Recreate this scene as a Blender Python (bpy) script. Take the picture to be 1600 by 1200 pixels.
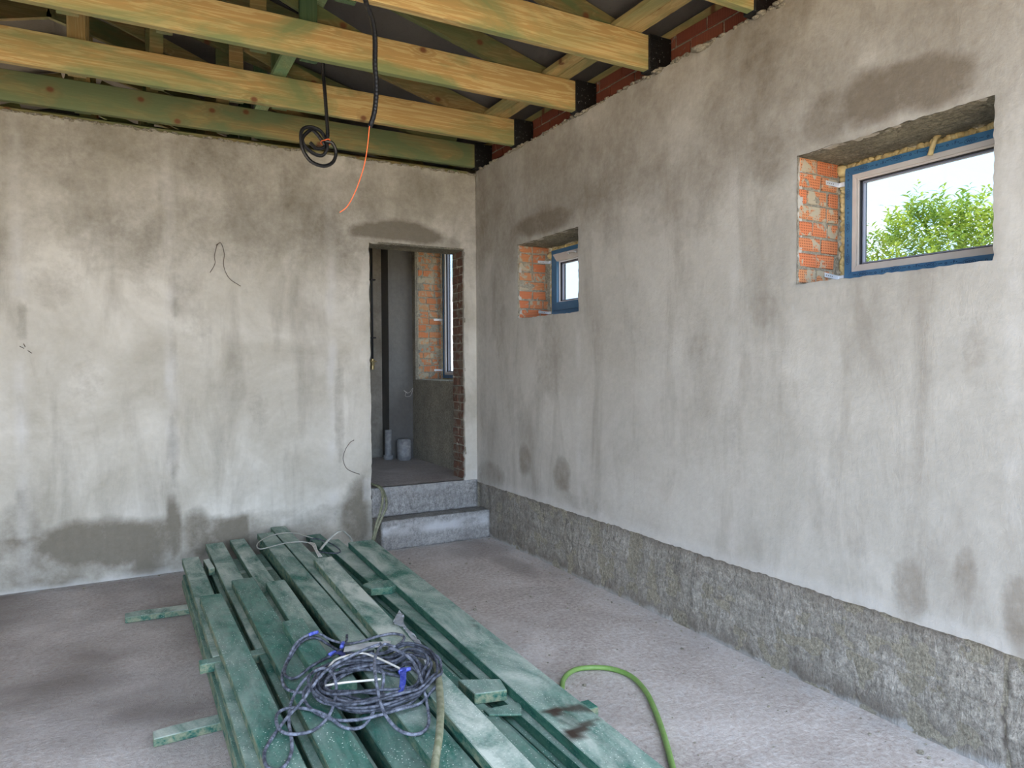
import bpy, bmesh, math, random
from mathutils import Vector, Matrix, noise

for o in list(bpy.data.objects):
    bpy.data.objects.remove(o, do_unlink=True)
SC = bpy.context.scene
COL = SC.collection
PI = math.pi
rnd = random.Random(7)

# ------------------------------------------------------------------ camera
def make_camera():
    yaw, pitch, roll = 0.502343, -0.027525, -0.004604
    f = Vector((math.sin(yaw)*math.cos(pitch), math.cos(yaw)*math.cos(pitch), math.sin(pitch)))
    r = Vector((math.cos(yaw), -math.sin(yaw), 0)); u = r.cross(f)
    r2 = r*math.cos(roll)+u*math.sin(roll); u2 = -r*math.sin(roll)+u*math.cos(roll)
    cam = bpy.data.cameras.new('camera'); cam.sensor_width = 36; cam.lens = 1109.88*36/1600
    cam.clip_start = 0.05; cam.clip_end = 500
    o = bpy.data.objects.new('camera', cam); COL.objects.link(o)
    M = Matrix((( r2.x, u2.x, -f.x, -2.85211), (r2.y, u2.y, -f.y, -5.86412), (r2.z, u2.z, -f.z, 1.55), (0, 0, 0, 1)))
    o.matrix_world = M
    SC.camera = o
make_camera()

# ------------------------------------------------------------------ world, sun, exposure
SKY = 6.6
SUN = 10.0
EXPOSURE = 0.60
w = bpy.data.worlds.new('sky'); SC.world = w; w.use_nodes = True
nt = w.node_tree; nt.nodes.clear()
tc = nt.nodes.new('ShaderNodeTexCoord'); mp = nt.nodes.new('ShaderNodeMapping'); mp.inputs['Scale'].default_value = (1.6, 1.6, 4.5)
nz = nt.nodes.new('ShaderNodeTexNoise'); nz.inputs['Scale'].default_value = 1.7; nz.inputs['Detail'].default_value = 6; nz.inputs['Roughness'].default_value = .55
cr = nt.nodes.new('ShaderNodeValToRGB')
cr.color_ramp.elements[0].position = .46; cr.color_ramp.elements[0].color = (.30, .43, .62, 1)
cr.color_ramp.elements[1].position = .66; cr.color_ramp.elements[1].color = (1.0, 1.0, 1.0, 1)
bg = nt.nodes.new('ShaderNodeBackground'); bg.inputs['Strength'].default_value = SKY
wo = nt.nodes.new('ShaderNodeOutputWorld')
L = nt.links
L.new(tc.outputs['Generated'], mp.inputs['Vector']); L.new(mp.outputs[0], nz.inputs['Vector']); L.new(nz.outputs['Fac'], cr.inputs[0])
L.new(cr.outputs[0], bg.inputs[0]); L.new(bg.outputs[0], wo.inputs[0])

sl = bpy.data.lights.new('sun', 'SUN'); sl.energy = SUN; sl.angle = .009; sl.color = (1, .92, .80)
so = bpy.data.objects.new('sun', sl); COL.objects.link(so)
so.rotation_euler = Vector((.50, -.35, -1.2)).to_track_quat('-Z', 'Y').to_euler()   # from behind the camera, high

def portal(loc, sx, sy, direction):
    l = bpy.data.lights.new('sky_portal', 'AREA'); l.shape = 'RECTANGLE'; l.size = sx; l.size_y = sy
    l.energy = 1
    try: l.cycles.is_portal = True
    except Exception: return
    o = bpy.data.objects.new('sky_portal', l); COL.objects.link(o); o.location = loc
    o.rotation_euler = Vector(direction).to_track_quat('-Z', 'Z' if abs(direction[2]) < .5 else 'Y').to_euler()
portal((-3.2, -5.61, 1.6), 6.2, 3.2, (0, 1, 0))
portal((.5, -3.95, 2.24), .9, .62, (-1, 0, 0))
portal((.5, -1.21, 2.24), .9, .62, (-1, 0, 0))
portal((.5, 1.15, 2.17), 1.0, 1.6, (-1, 0, 0))

SC.view_settings.view_transform = 'Standard'; SC.view_settings.look = 'None'
SC.view_settings.gamma = 1; SC.view_settings.use_curve_mapping = False
SC.view_settings.exposure = EXPOSURE

# ------------------------------------------------------------------ helpers
def link(o, parent=None):
    COL.objects.link(o)
    if parent is not None: o.parent = parent
    return o
def tag(o, label=None, cat=None, group=None, kind=None):
    if label: o['label'] = label
    if cat: o['category'] = cat
    if group: o['group'] = group
    if kind: o['kind'] = kind
    return o
def empty(name, loc=(0, 0, 0), parent=None):
    o = bpy.data.objects.new(name, None); o.location = loc; o.empty_display_size = .1
    return link(o, parent)
def build(name, bm, mat, parent=None, smooth=False, world=True):
    me = bpy.data.meshes.new(name)
    bmesh.ops.recalc_face_normals(bm, faces=bm.faces)
    bm.to_mesh(me); bm.free()
    me.materials.append(mat)
    if smooth:
        for p in me.polygons: p.use_smooth = True
    o = bpy.data.objects.new(name, me)
    link(o, parent)
    if parent is not None and world:
        o.matrix_parent_inverse = Matrix.Identity(4)
        loc = Vector(parent.location); q = parent
        while q.parent is not None:
            q = q.parent; loc += Vector(q.location)
        me.transform(Matrix.Translation(-loc))
    return o
def box(bm, x0, x1, y0, y1, z0, z1, bev=0):
    vs = [bm.verts.new((x, y, z)) for x in (x0, x1) for y in (y0, y1) for z in (z0, z1)]
    idx = [(0, 1, 3, 2), (4, 6, 7, 5), (0, 4, 5, 1), (2, 3, 7, 6), (0, 2, 6, 4), (1, 5, 7, 3)]
    fs = [bm.faces.new([vs[i] for i in f]) for f in idx]
    if bev:
        es = list({e for f in fs for e in f.edges})
        bmesh.ops.bevel(bm, geom=es, offset=bev, segments=1, affect='EDGES', profile=.5)
    return vs
def prism(bm, pts, d):
    """polygon pts (3D, planar) extruded by vector d"""
    d = Vector(d)
    a = [bm.verts.new(p) for p in pts]; b = [bm.verts.new(Vector(p)+d) for p in pts]
    bm.faces.new(a); bm.faces.new(b[::-1])
    n = len(pts)
    for i in range(n): bm.faces.new((a[i], a[(i+1) % n], b[(i+1) % n], b[i]))
def catmull(pts, sub, closed=False):
    P = [Vector(p) for p in pts]; n = len(P); out = []
    rng = range(n if closed else n-1)
    for i in rng:
        if closed: p0, p1, p2, p3 = P[(i-1) % n], P[i], P[(i+1) % n], P[(i+2) % n]
        else:
            p1, p2 = P[i], P[i+1]; p0 = P[i-1] if i > 0 else p1*2-p2; p3 = P[i+2] if i+2 < n else p2*2-p1
        for k in range(sub):
            t = k/sub; t2 = t*t; t3 = t2*t
            out.append(.5*((2*p1)+(p2-p0)*t+(2*p0-5*p1+4*p2-p3)*t2+(3*p1-p0-3*p2+p3)*t3))
    if not closed: out.append(P[-1])
    return out
def tube(bm, pts, r, seg=8, sub=4, closed=False, ribs=False, flat=1.0):
    P = catmull(pts, sub, closed) if sub > 1 else [Vector(p) for p in pts]
    if ribs:
        Q = []
        for i in range(len(P)-1):
            m = max(1, int((P[i+1]-P[i]).length/.007))
            for k in range(m): Q.append(P[i].lerp(P[i+1], k/m))
        P = Q+[P[-1]]
    n = len(P); rings = []; up = None
    for i, p in enumerate(P):
        a = P[(i-1) % n] if (closed or i > 0) else p; b = P[(i+1) % n] if (closed or i < n-1) else p
        t = (b-a)
        if t.length < 1e-9: t = Vector((0, 0, 1))
        t.normalize()
        if up is None:
            up = Vector((0, 0, 1)) if abs(t.z) < .9 else Vector((1, 0, 0))
        s = t.cross(up)
        if s.length < 1e-6: s = t.cross(Vector((.3, .9, .2)))
        s.normalize(); up = s.cross(t).normalized()
        rr = r*(1.0 if not ribs else (1.03 if i % 2 else .97))
        rings.append([bm.verts.new(p+s*math.cos(2*PI*k/seg)*rr+up*math.sin(2*PI*k/seg)*rr*flat) for k in range(seg)])
    for i in range(n if closed else n-1):
        A = rings[i]; B = rings[(i+1) % n]
        for k in range(seg): bm.faces.new((A[k], A[(k+1) % seg], B[(k+1) % seg], B[k]))
    if not closed:
        bm.faces.new(rings[0][::-1]); bm.faces.new(rings[-1])
def cyl(bm, c, r, h, seg=24, axis='z', r2=None):
    c = Vector(c); r2 = r if r2 is None else r2
    def P(a, rr, t):
        x, y = rr*math.cos(a), rr*math.sin(a)
        return c+(Vector((x, y, t)) if axis == 'z' else Vector((t, x, y)) if axis == 'x' else Vector((x, t, y)))
    A = [bm.verts.new(P(2*PI*k/seg, r, 0)) for k in range(seg)]; B = [bm.verts.new(P(2*PI*k/seg, r2, h)) for k in range(seg)]
    bm.faces.new(A[::-1]); bm.faces.new(B)
    for k in range(seg): bm.faces.new((A[k], A[(k+1) % seg], B[(k+1) % seg], B[k]))
def fbm(x, y, z=0, o=4): return noise.fractal(Vector((x, y, z)), .9, 2.1, o, noise_basis='PERLIN_ORIGINAL')
def sstep(a, b, x):
    t = max(0, min(1, (x-a)/(b-a))); return t*t*(3-2*t)

# ------------------------------------------------------------------ materials
class NT:
    def __init__(s, name, rough=.8, spec=.3):
        s.m = bpy.data.materials.new(name); s.m.use_nodes = True; s.t = s.m.node_tree
        s.b = s.t.nodes['Principled BSDF']; s.b.inputs['Roughness'].default_value = rough
        s.b.inputs['Specular IOR Level'].default_value = spec
    def n(s, typ, **k):
        nd = s.t.nodes.new(typ)
        for a, v in k.items():
            if a in nd.inputs: nd.inputs[a].default_value = v
            else: setattr(nd, a, v)
        return nd
    def l(s, a, b): s.t.links.new(a, b)
    def coord(s, scale=(1, 1, 1), kind='Object', rot=(0, 0, 0)):
        c = s.n('ShaderNodeTexCoord'); m = s.n('ShaderNodeMapping'); m.inputs['Scale'].default_value = scale; m.inputs['Rotation'].default_value = rot
        s.l(c.outputs[kind], m.inputs[0]); return m.outputs[0]
    def noise(s, vec, scale, detail=4, rough=.55, dist=0):
        nd = s.n('ShaderNodeTexNoise'); nd.inputs['Scale'].default_value = scale; nd.inputs['Detail'].default_value = detail
        nd.inputs['Roughness'].default_value = rough; nd.inputs['Distortion'].default_value = dist
        s.l(vec, nd.inputs['Vector']); return nd.outputs['Fac']
    def ramp(s, fac, a, b, ca=(0, 0, 0), cb=(1, 1, 1)):
        r = s.n('ShaderNodeValToRGB'); e = r.color_ramp.elements
        e[0].position = a; e[1].position = b; e[0].color = (*ca, 1); e[1].color = (*cb, 1)
        s.l(fac, r.inputs[0]); return r.outputs[0]
    def mix(s, fac, a, b, mode='MIX'):
        x = s.n('ShaderNodeMix', data_type='RGBA', blend_type=mode)
        for sock, v in ((x.inputs[0], fac), (x.inputs[6], a), (x.inputs[7], b)):
            if isinstance(v, (int, float)): sock.default_value = v
            elif isinstance(v, tuple): sock.default_value = (*v, 1)
            else: s.l(v, sock)
        return x.outputs[2]
    def math(s, op, a, b=0):
        x = s.n('ShaderNodeMath', operation=op)
        for i, v in enumerate((a, b)):
            if isinstance(v, (int, float)): x.inputs[i].default_value = v
            else: s.l(v, x.inputs[i])
        return x.outputs[0]
    def attr(s, name):
        a = s.n('ShaderNodeAttribute'); a.attribute_name = name; return a.outputs['Fac']
    def col(s, c):
        if isinstance(c, tuple): s.b.inputs['Base Color'].default_value = (*c, 1)
        else: s.l(c, s.b.inputs['Base Color'])
    def bump(s, h, strength=.3, dist=.01):
        b = s.n('ShaderNodeBump'); b.inputs['Strength'].default_value = strength; b.inputs['Distance'].default_value = dist
        s.l(h, b.inputs['Height']); s.l(b.outputs[0], s.b.inputs['Normal'])

def plaster_mat(name, light, mid, dark, along):
    m = NT(name, .9, .15)
    v = m.coord(); st = m.coord((2.2, 2.2, .55))
    big = m.noise(v, 1.3, 5, .6, .6); streak = m.noise(st, 1.6, 6, .62, .4); fine = m.noise(v, 22, 6, .7)
    brush = m.noise(m.coord((1, 1, 3)) if along else m.coord((1.6, 1.6, 1)), 8, 6, .72, 1.5)
    c = m.mix(m.ramp(big, .36, .64), mid, light)
    c = m.mix(m.math('MULTIPLY', m.ramp(streak, .50, .76), .55), c, dark)
    c = m.mix(m.math('MULTIPLY', m.ramp(brush, .45, .75), .10), c, light)
    sn = m.math('ADD', m.math('MULTIPLY', m.noise(v, 5, 7, .68, .3), .75), m.math('MULTIPLY', m.noise(v, 26, 4, .7), .35))
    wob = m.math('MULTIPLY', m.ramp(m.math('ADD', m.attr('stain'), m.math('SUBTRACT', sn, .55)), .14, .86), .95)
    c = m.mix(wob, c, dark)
    c = m.mix(m.attr('dust'), c, (.66, .65, .64))
    c = m.mix(.22, c, m.ramp(fine, .3, .7, (.22, .21, .2), (.75, .74, .72)), 'SOFT_LIGHT')
    m.col(c)
    h = m.math('ADD', m.math('MULTIPLY', fine, .5), m.math('ADD', m.math('MULTIPLY', brush, .5), m.math('MULTIPLY', streak, 1.2)))
    m.bump(h, .35, .012)
    return m.m
M_PLASTER_R = plaster_mat('plaster_right', (.52, .50, .465), (.43, .41, .375), (.20, .17, .135), False)
M_PLASTER_B = plaster_mat('plaster_back', (.66, .635, .58), (.46, .435, .375), (.19, .17, .135), True)
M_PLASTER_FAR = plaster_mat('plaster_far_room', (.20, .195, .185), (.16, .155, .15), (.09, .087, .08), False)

def concrete_mat(name, a, b, d, bumpy=.6, sc=1.0, lines=False):
    m = NT(name, .9, .2); v = m.coord()
    n1 = m.noise(v, 2.5*sc, 6, .65, .5); n2 = m.noise(v, 30*sc, 6, .75); n3 = m.noise(m.coord((3, 3, 1)), 7*sc, 5, .7, 1)
    c = m.mix(m.ramp(n1, .35, .65), a, b)
    c = m.mix(m.math('MULTIPLY', m.ramp(n3, .52, .68), .6), c, d)
    n5 = m.noise(v, 75*sc, 4, .8)
    c = m.mix(.55, c, m.ramp(n2, .3, .7, (.1, .1, .1), (.9, .9, .9)), 'OVERLAY')
    c = m.mix(.4, c, m.ramp(n5, .36, .64, (.15, .15, .15), (.85, .85, .85)), 'OVERLAY')
    c = m.mix(m.math('MULTIPLY', m.ramp(n5, .62, .68), .55), c, d)
    c = m.mix(m.math('MINIMUM', m.attr('stain'), 1.0), c, d)
    c = m.mix(m.attr('dust'), c, (.64, .64, .65))
    m.col(c); m.bump(m.math('ADD', n2, m.math('MULTIPLY', n3, .8)), bumpy, .02); return m.m
M_PLINTH = concrete_mat('rough_footing_concrete', (.46, .43, .385), (.34, .315, .275), (.20, .175, .15), 1.0)
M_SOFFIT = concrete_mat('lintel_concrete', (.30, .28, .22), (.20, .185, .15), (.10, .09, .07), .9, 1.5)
M_STEP = concrete_mat('step_concrete', (.40, .39, .38), (.30, .29, .28), (.17, .16, .15), .8)
M_MORTAR = concrete_mat('mortar', (.44, .40, .32), (.34, .31, .25), (.22, .20, .16), .9, 2)
def floor_mat():
    m = NT('floor_screed', .85, .3); v = m.coord()
    n1 = m.noise(v, 1.1, 6, .6, .8); n2 = m.noise(v, 40, 6, .75); n3 = m.noise(m.coord((1, 1.6, 1)), 3.5, 6, .7, .5)
    c = m.mix(m.ramp(n1, .35, .66), (.50, .44, .41), (.72, .655, .63))
    c = m.mix(m.math('MULTIPLY', m.ramp(n3, .5, .72), .5), c, (.72, .68, .67))
    c = m.mix(.6, c, m.ramp(n2, .3, .72, (.12, .12, .12), (.88, .88, .88)), 'OVERLAY')
    n6 = m.noise(v, 110, 3, .8)
    c = m.mix(m.math('MULTIPLY', m.ramp(n6, .62, .70), .5), c, (.15, .13, .125))
    vo = m.n('ShaderNodeTexVoronoi'); vo.inputs['Scale'].default_value = 14; m.l(v, vo.inputs['Vector'])
    sp = m.math('LESS_THAN', vo.outputs['Distance'], .055)
    c = m.mix(m.math('MULTIPLY', sp, .6), c, (.62, .60, .58))
    c = m.mix(m.math('MINIMUM', m.attr('stain'), 1.0), c, (.25, .215, .20))
    c = m.mix(m.attr('dust'), c, (.60, .60, .61))
    m.col(c); m.bump(m.math('ADD', n2, m.math('MULTIPLY', n3, 1.5)), .75, .014); return m.m
M_FLOOR = floor_mat()

def pine_mat(name, axis, warm=(.43, .28, .11), pale=(.54, .41, .19), green=(.17, .23, .10), gl=.45, gh=.65):
    """pressure-treated pine; grain runs along axis"""
    m = NT(name, .7, .3)
    sc = {'x': (.16, 4, 4), 'y': (4, .16, 4), 'z': (4, 4, .16)}[axis]
    sk = {'x': (1.15, 4.2, 3.4), 'y': (4.2, 1.15, 3.4), 'z': (4.2, 3.4, 1.15)}[axis]
    info = m.n('ShaderNodeObjectInfo')
    c0 = m.n('ShaderNodeTexCoord'); off = m.n('ShaderNodeVectorMath', operation='ADD')
    rv = m.n('ShaderNodeCombineXYZ'); m.l(m.math('MULTIPLY', info.outputs['Random'], 37), rv.inputs[0]); m.l(m.math('MULTIPLY', info.outputs['Random'], 11), rv.inputs[1]); m.l(m.math('MULTIPLY', info.outputs['Random'], 23), rv.inputs[2])
    m.l(c0.outputs['Object'], off.inputs[0]); m.l(rv.outputs[0], off.inputs[1])
    def mapped(s):
        q = m.n('ShaderNodeMapping'); q.inputs['Scale'].default_value = s; m.l(off.outputs[0], q.inputs[0]); return q.outputs[0]
    sp = m.n('ShaderNodeSeparateXYZ'); m.l(off.outputs[0], sp.inputs[0]); cb = m.n('ShaderNodeCombineXYZ')
    ia, ib = {'x': (0, 2), 'y': (1, 0), 'z': (2, 0)}[axis]
    m.l(m.math('MULTIPLY', sp.outputs[ia], .82), cb.inputs[0]); m.l(sp.outputs[ib], cb.inputs[1])
    vo = m.n('ShaderNodeTexVoronoi', voronoi_dimensions='2D'); vo.inputs['Scale'].default_value = 4.6; m.l(cb.outputs[0], vo.inputs['Vector'])
    sc_ = m.n('ShaderNodeSeparateColor'); m.l(vo.outputs['Color'], sc_.inputs[0]); on = m.math('LESS_THAN', sc_.outputs[0], .36)
    knot = m.math('MULTIPLY', on, m.ramp(vo.outputs['Distance'], .05, .11, (1, 1, 1), (0, 0, 0)))
    halo = m.math('MULTIPLY', on, m.ramp(vo.outputs['Distance'], .08, .36, (1, 1, 1), (0, 0, 0)))
    g = m.n('ShaderNodeTexNoise'); g.inputs['Scale'].default_value = 5.5; g.inputs['Detail'].default_value = 6; g.inputs['Roughness'].default_value = .6; g.inputs['Distortion'].default_value = .6
    m.l(mapped(sc), g.inputs['Vector'])
    wv = m.n('ShaderNodeMath', operation='SINE'); m.l(m.math('ADD', m.math('MULTIPLY', g.outputs['Fac'], 42), m.math('MULTIPLY', halo, 9)), wv.inputs[0])
    grain = m.ramp(wv.outputs[0], -.6, 1.0)
    c = m.mix(grain, warm, pale)
    gn = m.noise(mapped({'x': (.8, 2.5, 2.5), 'y': (2.5, .8, 2.5), 'z': (2.5, 2.5, .8)}[axis]), 1.6, 5, .6, 1.0)
    if axis == 'x':
        c1_ = m.n('ShaderNodeSeparateXYZ'); m.l(c0.outputs['Object'], c1_.inputs[0])
        gn = m.math('ADD', gn, m.math('MULTIPLY', m.ramp(c1_.outputs[2], .0, .075, (1, 1, 1), (0, 0, 0)), .09))
    c = m.mix(m.math('MULTIPLY', m.ramp(gn, gl, gh), .85), c, green)
    c = m.mix(m.math('MULTIPLY', halo, .35), c, (.22, .15, .06))
    c = m.mix(m.math('MULTIPLY', knot, .9), c, (.15, .055, .025))
    m.col(c); m.bump(m.math('ADD', grain, m.math('MULTIPLY', gn, 2)), .12, .004); return m.m
M_PINE_X = pine_mat('treated_pine_chord', 'x')
M_PINE_XG = pine_mat('green_treated_pine_chord', 'x', warm=(.30, .20, .08), pale=(.36, .28, .12), green=(.11, .17, .085), gl=.30, gh=.60)
M_PINE_Y = pine_mat('treated_pine_purlin', 'y', warm=(.46, .33, .14), gl=.42)
M_PINE_RAF = pine_mat('treated_pine_rafter', 'x', warm=(.23, .15, .06), pale=(.30, .22, .10), green=(.09, .14, .06), gl=.34, gh=.6)
M_PINE_WEB = pine_mat('treated_pine_web', 'z', warm=(.32, .22, .09), pale=(.40, .30, .14), gl=.42)
M_PINE_GREEN = pine_mat('green_pine_brace', 'z', warm=(.26, .30, .14), pale=(.34, .42, .22), green=(.16, .30, .17), gl=.3)

M_PINE_POST = pine_mat('dark_green_pine_post', 'z', warm=(.10, .13, .055), pale=(.15, .19, .09), green=(.05, .11, .06), gl=.3)
def plank_mat():
    m = NT('green_impregnated_plank', .72, .3)
    info = m.n('ShaderNodeObjectInfo')
    c0 = m.n('ShaderNodeTexCoord'); off = m.n('ShaderNodeVectorMath', operation='ADD'); rv = m.n('ShaderNodeCombineXYZ')
    for i, k in enumerate((31, 17, 7)): m.l(m.math('MULTIPLY', info.outputs['Random'], k), rv.inputs[i])
    m.l(c0.outputs['Object'], off.inputs[0]); m.l(rv.outputs[0], off.inputs[1])
    def mapped(s):
        q = m.n('ShaderNodeMapping'); q.inputs['Scale'].default_value = s; m.l(off.outputs[0], q.inputs[0]); return q.outputs[0]
    big = m.noise(mapped((2.5, 1, 2.5)), 2.2, 6, .62, .8)
    mid = m.noise(mapped((5, 2, 5)), 6, 6, .7, .4)
    grain = m.noise(mapped((30, .8, 30)), 3.0, 5, .6, .3)
    fine = m.noise(mapped((1, 1, 1)), 90, 5, .7)
    base = m.mix(m.ramp(mid, .3, .7), (.005, .058, .045), (.022, .17, .125))
    base = m.mix(m.math('MULTIPLY', m.ramp(grain, .4, .7), .35), base, (.06, .20, .15))
    # settled cement dust on the faces that look up
    geo = m.n('ShaderNodeNewGeometry'); sx = m.n('ShaderNodeSeparateXYZ'); m.l(geo.outputs['True Normal'], sx.inputs[0])
    up = m.math('MULTIPLY', m.math('MAXIMUM', sx.outputs[2], 0.0), 1.0)
    oc = m.n('ShaderNodeSeparateColor'); m.l(info.outputs['Color'], oc.inputs[0])
    amt = m.math('ADD', m.math('MULTIPLY', m.ramp(big, .34, .66), .8), m.math('MULTIPLY', m.ramp(fine, .4, .65), .14))
    d = m.math('MULTIPLY', m.math('MULTIPLY', amt, up), oc.outputs[0])
    c = m.mix(m.math('MINIMUM', d, 1.0), base, (.55, .60, .54))
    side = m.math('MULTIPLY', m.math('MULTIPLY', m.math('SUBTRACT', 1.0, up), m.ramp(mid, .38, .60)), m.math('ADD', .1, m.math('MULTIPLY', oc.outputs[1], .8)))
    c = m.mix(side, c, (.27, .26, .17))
    vo = m.n('ShaderNodeTexVoronoi'); vo.inputs['Scale'].default_value = 75; m.l(mapped((1, 1, 1)), vo.inputs['Vector'])
    cl = m.ramp(m.noise(mapped((1, 1, 1)), 5, 3), .34, .58)
    sp = m.math('MULTIPLY', m.math('LESS_THAN', vo.outputs['Distance'], m.math('ADD', .05, m.math('MULTIPLY', m.noise(mapped((1, 1, 1)), 11, 3), .2))), cl)
    c = m.mix(m.math('MULTIPLY', sp, m.math('ADD', .2, m.math('MULTIPLY', up, .65))), c, (.80, .86, .80))
    c = m.mix(m.math('MINIMUM', m.attr('tar'), 1.0), c, (.045, .030, .022))
    m.col(c); m.bump(m.math('ADD', grain, fine), .18, .003); return m.m
M_PLANK = plank_mat()

def brick_mat(name, a, b, dots, smear, mort=(.40, .35, .26)):
    m = NT(name, .85, .2); info = m.n('ShaderNodeObjectInfo'); v = m.coord()
    c = m.mix(info.outputs['Random'], a, b)
    if dots:
        s = m.n('ShaderNodeSeparateXYZ'); c0 = m.n('ShaderNodeTexCoord'); m.l(c0.outputs['Object'], s.inputs[0])
        k = 2*PI/.0125
        u = m.math('SINE', m.math('MULTIPLY', s.outputs[0], k)); w_ = m.math('SINE', m.math('MULTIPLY', s.outputs[2], k))
        dot = m.math('GREATER_THAN', m.math('ADD', u, w_), .75)
        c = m.mix(m.math('MULTIPLY', dot, .75), c, (.10, .035, .02))
    else:
        s = m.n('ShaderNodeSeparateXYZ'); c0 = m.n('ShaderNodeTexCoord'); m.l(c0.outputs['Object'], s.inputs[0])
        u = m.math('SINE', m.math('MULTIPLY', s.outputs[1], 2*PI/.013))
        c = m.mix(m.math('MULTIPLY', m.math('GREATER_THAN', u, .5), .3), c, (.06, .02, .015))
        dot = u
    wn = m.coord(kind='Object'); n = m.noise(wn, 14, 5, .65, .6)
    off = m.math('ADD', n, m.math('MULTIPLY', m.math('SUBTRACT', info.outputs['Random'], .5), .10))
    c = m.mix(m.ramp(off, smear, smear+.05), c, mort)
    m.col(c); m.bump(m.math('SUBTRACT', n, m.math('MULTIPLY', dot, .3)), .5, .004); return m.m
M_BRICK = brick_mat('hollow_clay_brick', (.60, .19, .085), (.55, .25, .12), True, .53)
M_BRICK_FAR = brick_mat('hollow_clay_brick_far', (.60, .21, .09), (.52, .29, .15), True, .52)
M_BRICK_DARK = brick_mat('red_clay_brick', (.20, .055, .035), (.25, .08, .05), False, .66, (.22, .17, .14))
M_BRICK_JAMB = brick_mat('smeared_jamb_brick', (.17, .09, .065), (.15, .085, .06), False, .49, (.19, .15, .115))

def plain(name, c, rough=.6, spec=.4, metal=0, nsc=None, c2=None, bump=0):
    m = NT(name, rough, spec); m.b.inputs['Metallic'].default_value = metal
    if nsc:
        n = m.noise(m.coord(), nsc, 5, .65)
        m.col(m.mix(m.ramp(n, .4, .66), c, c2))
        if bump: m.bump(n, bump, .005)
    else: m.col(c)
    return m.m
M_FILM = plain('blue_protective_film', (.045, .15, .29), .35, .5, 0, 6, (.06, .19, .35))
M_PVC = plain('white_pvc_profile', (.62, .58, .55), .4, .5, 0, 5, (.55, .51, .48))
M_BEAD = plain('bright_pvc_bead', (.80, .80, .84), .35, .5)
M_SEAL = plain('black_rubber_seal', (.02, .02, .025), .5)
M_SPACER = plain('grey_glass_spacer', (.22, .24, .32), .4)
M_PRINT = plain('dark_film_print', (.006, .02, .07), .6)
M_FOAM = plain('polyurethane_foam', (.62, .50, .26), .9, .2, 0, 18, (.42, .31, .14), .6)
M_STEEL = plain('galvanised_bracket', (.70, .72, .76), .4, .5, .35)
M_HOLE = plain('dark_hole', (.02, .02, .02), .9)
M_FELT = plain('black_bitumen_felt', (.006, .006, .007), .55, .4, 0, 46, (.02, .02, .02), .5)
def felt():
    m = NT('black_bitumen_felt_specked', .5, .4); n = m.noise(m.coord(), 70, 3, .6)
    m.col(m.mix(m.ramp(n, .66, .70), (.006, .006, .007), (.30, .30, .29))); m.bump(n, .4, .005); return m.m
M_FELTW = felt()
M_CONDUIT = plain('black_corrugated_conduit', (.008, .008, .010), .38, .5)
M_ORANGE = plain('orange_pull_wire', (.85, .16, .045), .5)
M_CABLE = plain('dusty_black_cable', (.022, .027, .040), .65, .4, 0, 45, (.13, .145, .19), .1)
M_CABLE2 = plain('paler_dusty_cable', (.05, .058, .08), .65, .4, 0, 45, (.24, .26, .33), .1)
M_WHITE = plain('white_cable_sheath', (.68, .66, .62), .5, .4, 0, 20, (.50, .48, .45))
M_PAPER = plain('paper_label_strip', (.86, .85, .85), .7, .3, 0, 14, (.60, .60, .61))
M_BAG = plain('dirty_white_film', (.62, .64, .68), .45, .5, 0, 12, (.40, .42, .48), .3)
M_TAPE = plain('blue_tape', (.035, .06, .42), .5, .4, 0, 60, (.16, .19, .55))
M_HOSE = plain('dusty_olive_hose', (.16, .17, .10), .6, .4, 0, 30, (.30, .30, .215))
M_GHOSE = plain('green_garden_hose', (.17, .32, .075), .45, .5, 0, 22, (.24, .38, .12))
M_COPPER = plain('dark_copper_wire', (.10, .07, .055), .5)
M_GREYW = plain('grey_flat_cable', (.42, .42, .38), .6, .3, 0, 20, (.30, .30, .27))
M_MEMBRANE = None
def membrane():
    m = NT('grey_roof_membrane', .8, .2); v = m.coord(); n = m.noise(m.coord((1, 1, 1)), 1.4, 5, .6, .6); f = m.noise(v, 60, 3)
    c = m.mix(m.ramp(n, .35, .65), (.22, .205, .20), (.28, .262, .255)); c = m.mix(m.math('MULTIPLY', m.ramp(f, .6, .7), .25), c, (.08, .08, .08))
    m.col(c); m.bump(n, .6, .05); return m.m
M_MEMBRANE = membrane()
M_PIPE = plain('grey_sewer_pipe', (.30, .30, .31), .7, .3, 0, 26, (.46, .46, .46), .3)
M_PIPE_D = plain('dark_water_pipe', (.05, .05, .055), .5)
M_BRASS = plain('brass_valve', (.40, .32, .16), .35, .5, .6)
M_EARTH = plain('dry_yard_ground', (.60, .45, .28), .95, .1, 0, 2, (.52, .40, .25), .3)
M_LEAF = None
def leafm():
    m = NT('peach_leaf', .55, .4); n = m.noise(m.coord(), 3.0, 3)
    c = m.mix(m.ramp(n, .36, .64), (.11, .22, .04), (.44, .52, .09)); m.col(c)
    tr = m.n('ShaderNodeBsdfTranslucent'); m.l(m.mix(.5, c, (.32, .46, .05)), tr.inputs[0]); mx = m.n('ShaderNodeMixShader'); mx.inputs[0].default_value = .35
    out = m.t.nodes['Material Output']; m.l(m.b.outputs[0], mx.inputs[1]); m.l(tr.outputs[0], mx.inputs[2]); m.l(mx.outputs[0], out.inputs[0]); return m.m
M_LEAF = leafm()
M_BARK = plain('bark', (.16, .11, .07), .9, .2, 0, 12, (.09, .065, .045), .6)
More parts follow.
